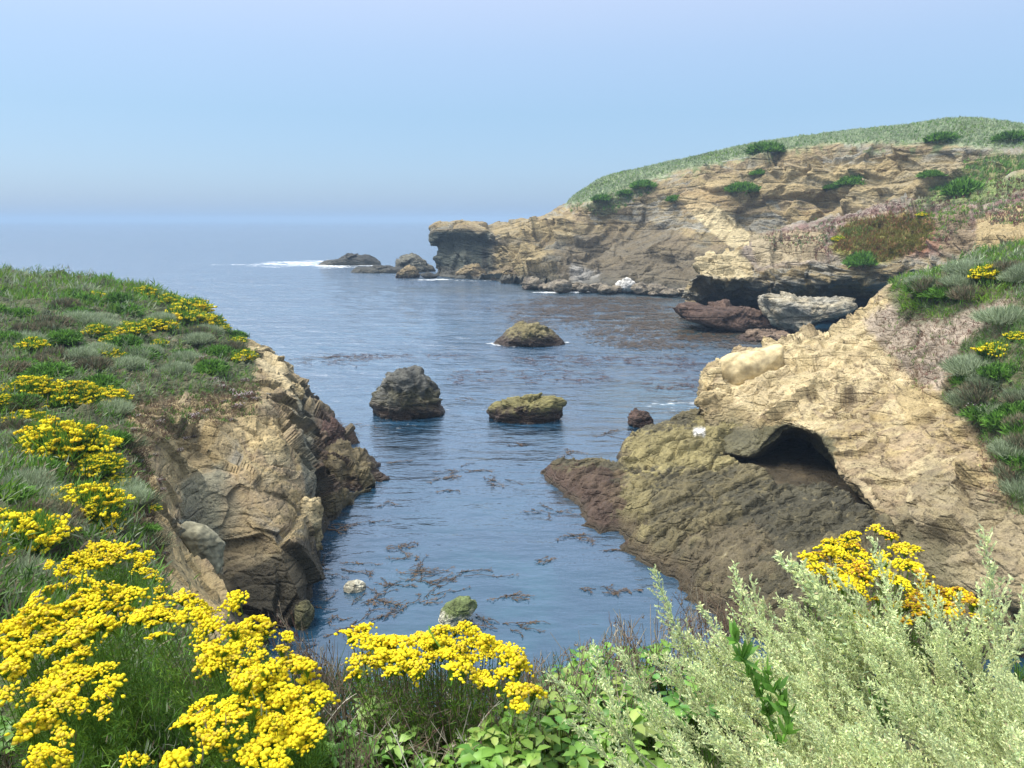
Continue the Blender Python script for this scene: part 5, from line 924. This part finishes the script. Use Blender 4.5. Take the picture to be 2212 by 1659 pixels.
# ---------------------------------------------------------------- broad leaved plants
def leafy(kind, lab, poly, n, size, seed, zr, pal, cat='leafy plant', wr=.48, group='broad leaved green plants near the camera', tilt=.5):
    rng = np.random.default_rng(seed); poly = np.array(poly, float); A = Acc(); S_ = Acc(); x0, y0 = poly.min(0); x1, y1 = poly.max(0); k = 0
    cen = q(poly[:, 0].mean(), min(poly[:, 1].mean(), 1640), 10.05); base = np.array([cen[0], cen[1], 10.05]); e = empty(kind, base); tag(e, lab, cat, group)
    U = np.linspace(0, 1, 7); prof = np.array([.0, .62, .95, 1.0, .82, .45, 0.0])
    while k < n:
        a, b = rng.uniform(x0, x1), rng.uniform(y0, y1)
        if sdpoly(np.array([a]), np.array([b]), poly)[0] < 0: continue
        zz = rng.uniform(*zr); P0 = q(a, b, zz); k += 1
        whorl = rng.integers(3, 6); az0 = rng.uniform(0, 6.28); L0 = size * rng.uniform(.65, 1.25); c0 = np.array(pal[rng.integers(len(pal))]) * rng.uniform(.8, 1.15)
        S_.tube(np.array([[P0[0] + rng.normal(0, .03), P0[1] + rng.normal(0, .03), 10.0], P0 - [0, 0, .03], P0]) - base, .0022, .0015, G_LIME * .6, 4)
        for j in range(whorl):
            az = az0 + j * 6.28 / whorl + rng.normal(0, .3); el = rng.uniform(.05, .9) * tilt; L_ = L0 * rng.uniform(.7, 1.1); wd = L_ * wr
            d = np.array([math.cos(az) * math.cos(el), math.sin(az) * math.cos(el), math.sin(el)]); sd_ = np.array([-math.sin(az), math.cos(az), rng.normal(0, .2)]); up_ = np.cross(d, sd_); dr = rng.uniform(.15, .5)
            V = []
            for u_, pr in zip(U, prof):
                c_ = P0 + d * (.12 + .88 * u_) * L_ - np.array([0, 0, dr]) * L_ * u_ ** 2; hw = wd * .5 * pr * (1 + .12 * (-1) ** int(u_ * 6)); fold = up_ * hw * .35
                V += [c_ - sd_ * hw + fold, c_, c_ + sd_ * hw + fold]
            V = np.array(V) - base; i = np.arange(21).reshape(7, 3); Fq = np.concatenate([np.stack([i[:-1, :2].ravel(), i[:-1, 1:].ravel(), i[1:, 1:].ravel(), i[1:, :2].ravel()], -1)])
            cc = np.tile(c0, (21, 1)) * rng.uniform(.85, 1.15); cc[1::3] *= 1.2; A.add(V, Fq, cc)
    obj('leaves', A.mesh('leaves', True), M_gloss, e); obj('stem', S_.mesh('stem', True), M_leaf, e); return e
LF = [(.19, .37, .06), (.27, .45, .08), (.10, .24, .045), (.34, .44, .11), (.15, .31, .05), (.22, .36, .07)]; LF2 = [(.09, .23, .045), (.14, .30, .05), (.20, .36, .06)]; LF3 = [(.13, .30, .05), (.19, .38, .07)]
leafy('leafy_plant', 'bright green broad leaved plant at the bottom centre, left of the sagebrush', [(1040,1560),(1110,1520),(1200,1440),(1330,1470),(1430,1560),(1480,1700),(1000,1700)], 270, .064, 1, (10.12, 10.38), LF)
leafy('leafy_plant', 'dark green broad leaved plant behind the left sagebrush wands', [(1200,1440),(1270,1400),(1400,1380),(1540,1440),(1560,1540),(1420,1560),(1250,1500)], 130, .060, 2, (10.10, 10.34), LF2)
leafy('leafy_plant', 'pale green leaf rosette below the middle yellow flowers', [(780,1520),(860,1505),(900,1560),(890,1620),(800,1610)], 44, .055, 3, (10.15, 10.32), [(.25, .43, .09), (.31, .47, .13)])
leafy('leafy_plant', 'low narrow leaved green plant right of the big yellow flowers at bottom', [(690,1580),(760,1560),(900,1600),(930,1700),(660,1700)], 210, .052, 4, (10.10, 10.28), LF3, wr=.32, tilt=1.2)
leafy('leafy_plant', 'small leaved green plant at the bottom edge between the twigs and the bright leaves', [(900,1580),(1050,1540),(1090,1700),(880,1700)], 170, .038, 5, (10.10, 10.26), LF, wr=.55)
leafy('leafy_plant', 'tiny leaved dark green plant at the very left bottom edge', [(-60,1500),(20,1480),(40,1700),(-60,1700)], 30, .045, 6, (10.15, 10.35), LF2)
def tall_stem(lab, x0, y0, x1, y1, Y_, seed, n=26, sz=.055):
    rng = np.random.default_rng(seed); a = p(x0, y0, Y_); b = p(x1, y1, Y_ + .08); e = empty('leafy_stalk', a); tag(e, lab, 'stalk', 'bright green leafy stalks among the sagebrush'); S_ = Acc(); t = np.linspace(0, 1, 10)[:, None]; path = (a + (b - a) * t + np.array([.02, 0, 0]) * np.sin(t * 5)) - a
    S_.tube(path, .004, .002, (.20, .42, .06), 5); obj('stem', S_.mesh('stem', True), M_leaf, e); A = Acc(); tt = rng.uniform(.05, 1, n); i = np.minimum((tt * 9).astype(int), 8)
    B = path[i] + rng.normal(0, .004, (n, 3)); D = rng.normal(0, .45, (n, 3)) + [0, 0, .9]
    blades(A, B, D, sz * rng.uniform(.6, 1.3, n), sz * .34, np.tile([.15, .33, .05], (n, 1)) * rng.uniform(.8, 1.2, (n, 1)), .25, rng); obj('leaves', A.mesh('leaves', True), M_gloss, e)
tall_stem('tall bright green leafy stalk rising through the sagebrush', 1680, 1700, 1600, 1345, 1.62, 1, 90, .045)
tall_stem('short bright green leafy stalk just right of the tall one', 1690, 1600, 1668, 1440, 1.6, 2, 40, .045)
tall_stem('thin pale green stalk with white buds above the middle yellow flowers', 975, 1480, 938, 1352, 2.3, 3, 24, .022)
# ---------------------------------------------------------------- dry twigs
def twigs(lab, poly, n, seed, zr, L0, cols, base_z=10.0, lean=.25, Yadd=0.0):
    rng = np.random.default_rng(seed); poly = np.array(poly, float); x0, y0 = poly.min(0); x1, y1 = poly.max(0); S_ = Acc(); k = 0
    cen = q(poly[:, 0].mean(), poly[:, 1].mean(), 10.1); base = np.array([cen[0], cen[1], base_z]); e = empty('dry_twigs', base); tag(e, lab, 'dry twigs', 'dry twig clumps near the camera')
    while k < n:
        a, b = rng.uniform(x0, x1), rng.uniform(y0, y1)
        if sdpoly(np.array([a]), np.array([b]), poly)[0] < 0: continue
        T = q(a, b, rng.uniform(*zr)); k += 1; L_ = L0 * rng.uniform(.5, 1.2); d = unit(np.array([rng.normal(-.1, lean), rng.normal(0, lean), 1.0])); c = np.array(cols[rng.integers(len(cols))]) * rng.uniform(.7, 1.2)
        t = np.linspace(0, 1, 6)[:, None]; bend = rng.normal(0, .05, 3); path = T - d * L_ * (1 - t) + bend * np.sin(t * 3.1) * L_ - base; S_.tube(path, .0024, .0010, c, 3)
        for j in range(rng.integers(1, 5)):
            i = rng.integers(1, 5); dd = unit(d + rng.normal(0, .6, 3)); ll = L_ * rng.uniform(.12, .35); S_.tube(np.array([path[i], path[i] + dd * ll * .5 + [0, 0, .006], path[i] + dd * ll + [0, 0, .015]]), .0013, .0008, c, 3)
            if rng.random() < .5:
                for w_ in range(2): S_.tube(np.array([path[i] + dd * ll * .9, path[i] + dd * ll + rng.normal(0, .004, 3)]), .0028, .0014, c * .8, 4)
    obj('twig', S_.mesh('twig'), M_wood, e)
TW = [(.30, .24, .17), (.20, .15, .10), (.40, .35, .27), (.16, .10, .08)]
twigs('dry brown twigs between the big left yellow flowers and the middle one', [(560,1330),(640,1310),(720,1400),(780,1480),(800,1640),(700,1640),(690,1480),(600,1400)], 140, 1, (10.2, 10.5), .28, TW)
twigs('pale tangled dry twigs under the middle yellow flowers', [(760,1480),(1130,1480),(1160,1560),(1060,1640),(900,1620),(780,1560)], 150, 2, (10.15, 10.42), .22, TW + [(.5, .47, .38)], lean=.6)
twigs('thin dry stalks against the dark water left of the sagebrush', [(1120,1440),(1200,1400),(1300,1360),(1340,1320),(1400,1340),(1420,1440),(1300,1480),(1150,1500)], 190, 3, (10.2, 10.5), .30, TW)
twigs('dry grey twigs against the rock behind the left sagebrush wands', [(1400,1300),(1480,1260),(1560,1280),(1600,1330),(1560,1440),(1440,1420)], 140, 4, (10.2, 10.5), .3, TW)
twigs('dry twigs hanging low at the bottom left corner', [(-40,1560),(160,1600),(160,1700),(-60,1700)], 60, 5, (10.15, 10.35), .22, TW)
# dense undergrowth carpeting the bank under the plants
rng = np.random.default_rng(4); A = Acc(); n_ = 60000; X_ = rng.uniform(-3.2, 3.4, n_); Y_ = rng.uniform(1.3, 3.0, n_); gz = 10.03 - .12 * np.clip(Y_ - 2.5, 0, 1) ** .8
B = np.stack([X_, Y_, gz], -1); v = fbm(B * 2.2, 3, 9) + rng.normal(0, .15, n_); C = np.where(v[:, None] < -.12, G_DRY * .8, np.where(v[:, None] < .12, G_DARK * 1.2, G_MID * .9)) * rng.uniform(.6, 1.3, (n_, 1))
blades(A, B, rng.normal(0, .5, (n_, 3)) + [0, 0, 1], rng.uniform(.06, .22, n_) * np.where(np.abs(X_ - .3) < .7, .85, 1), .0042, C, .35, rng)
tag(obj('undergrowth', A.mesh('undergrowth'), M_leaf), 'tangled green and brown undergrowth on the bank beneath the near plants', kind='stuff')
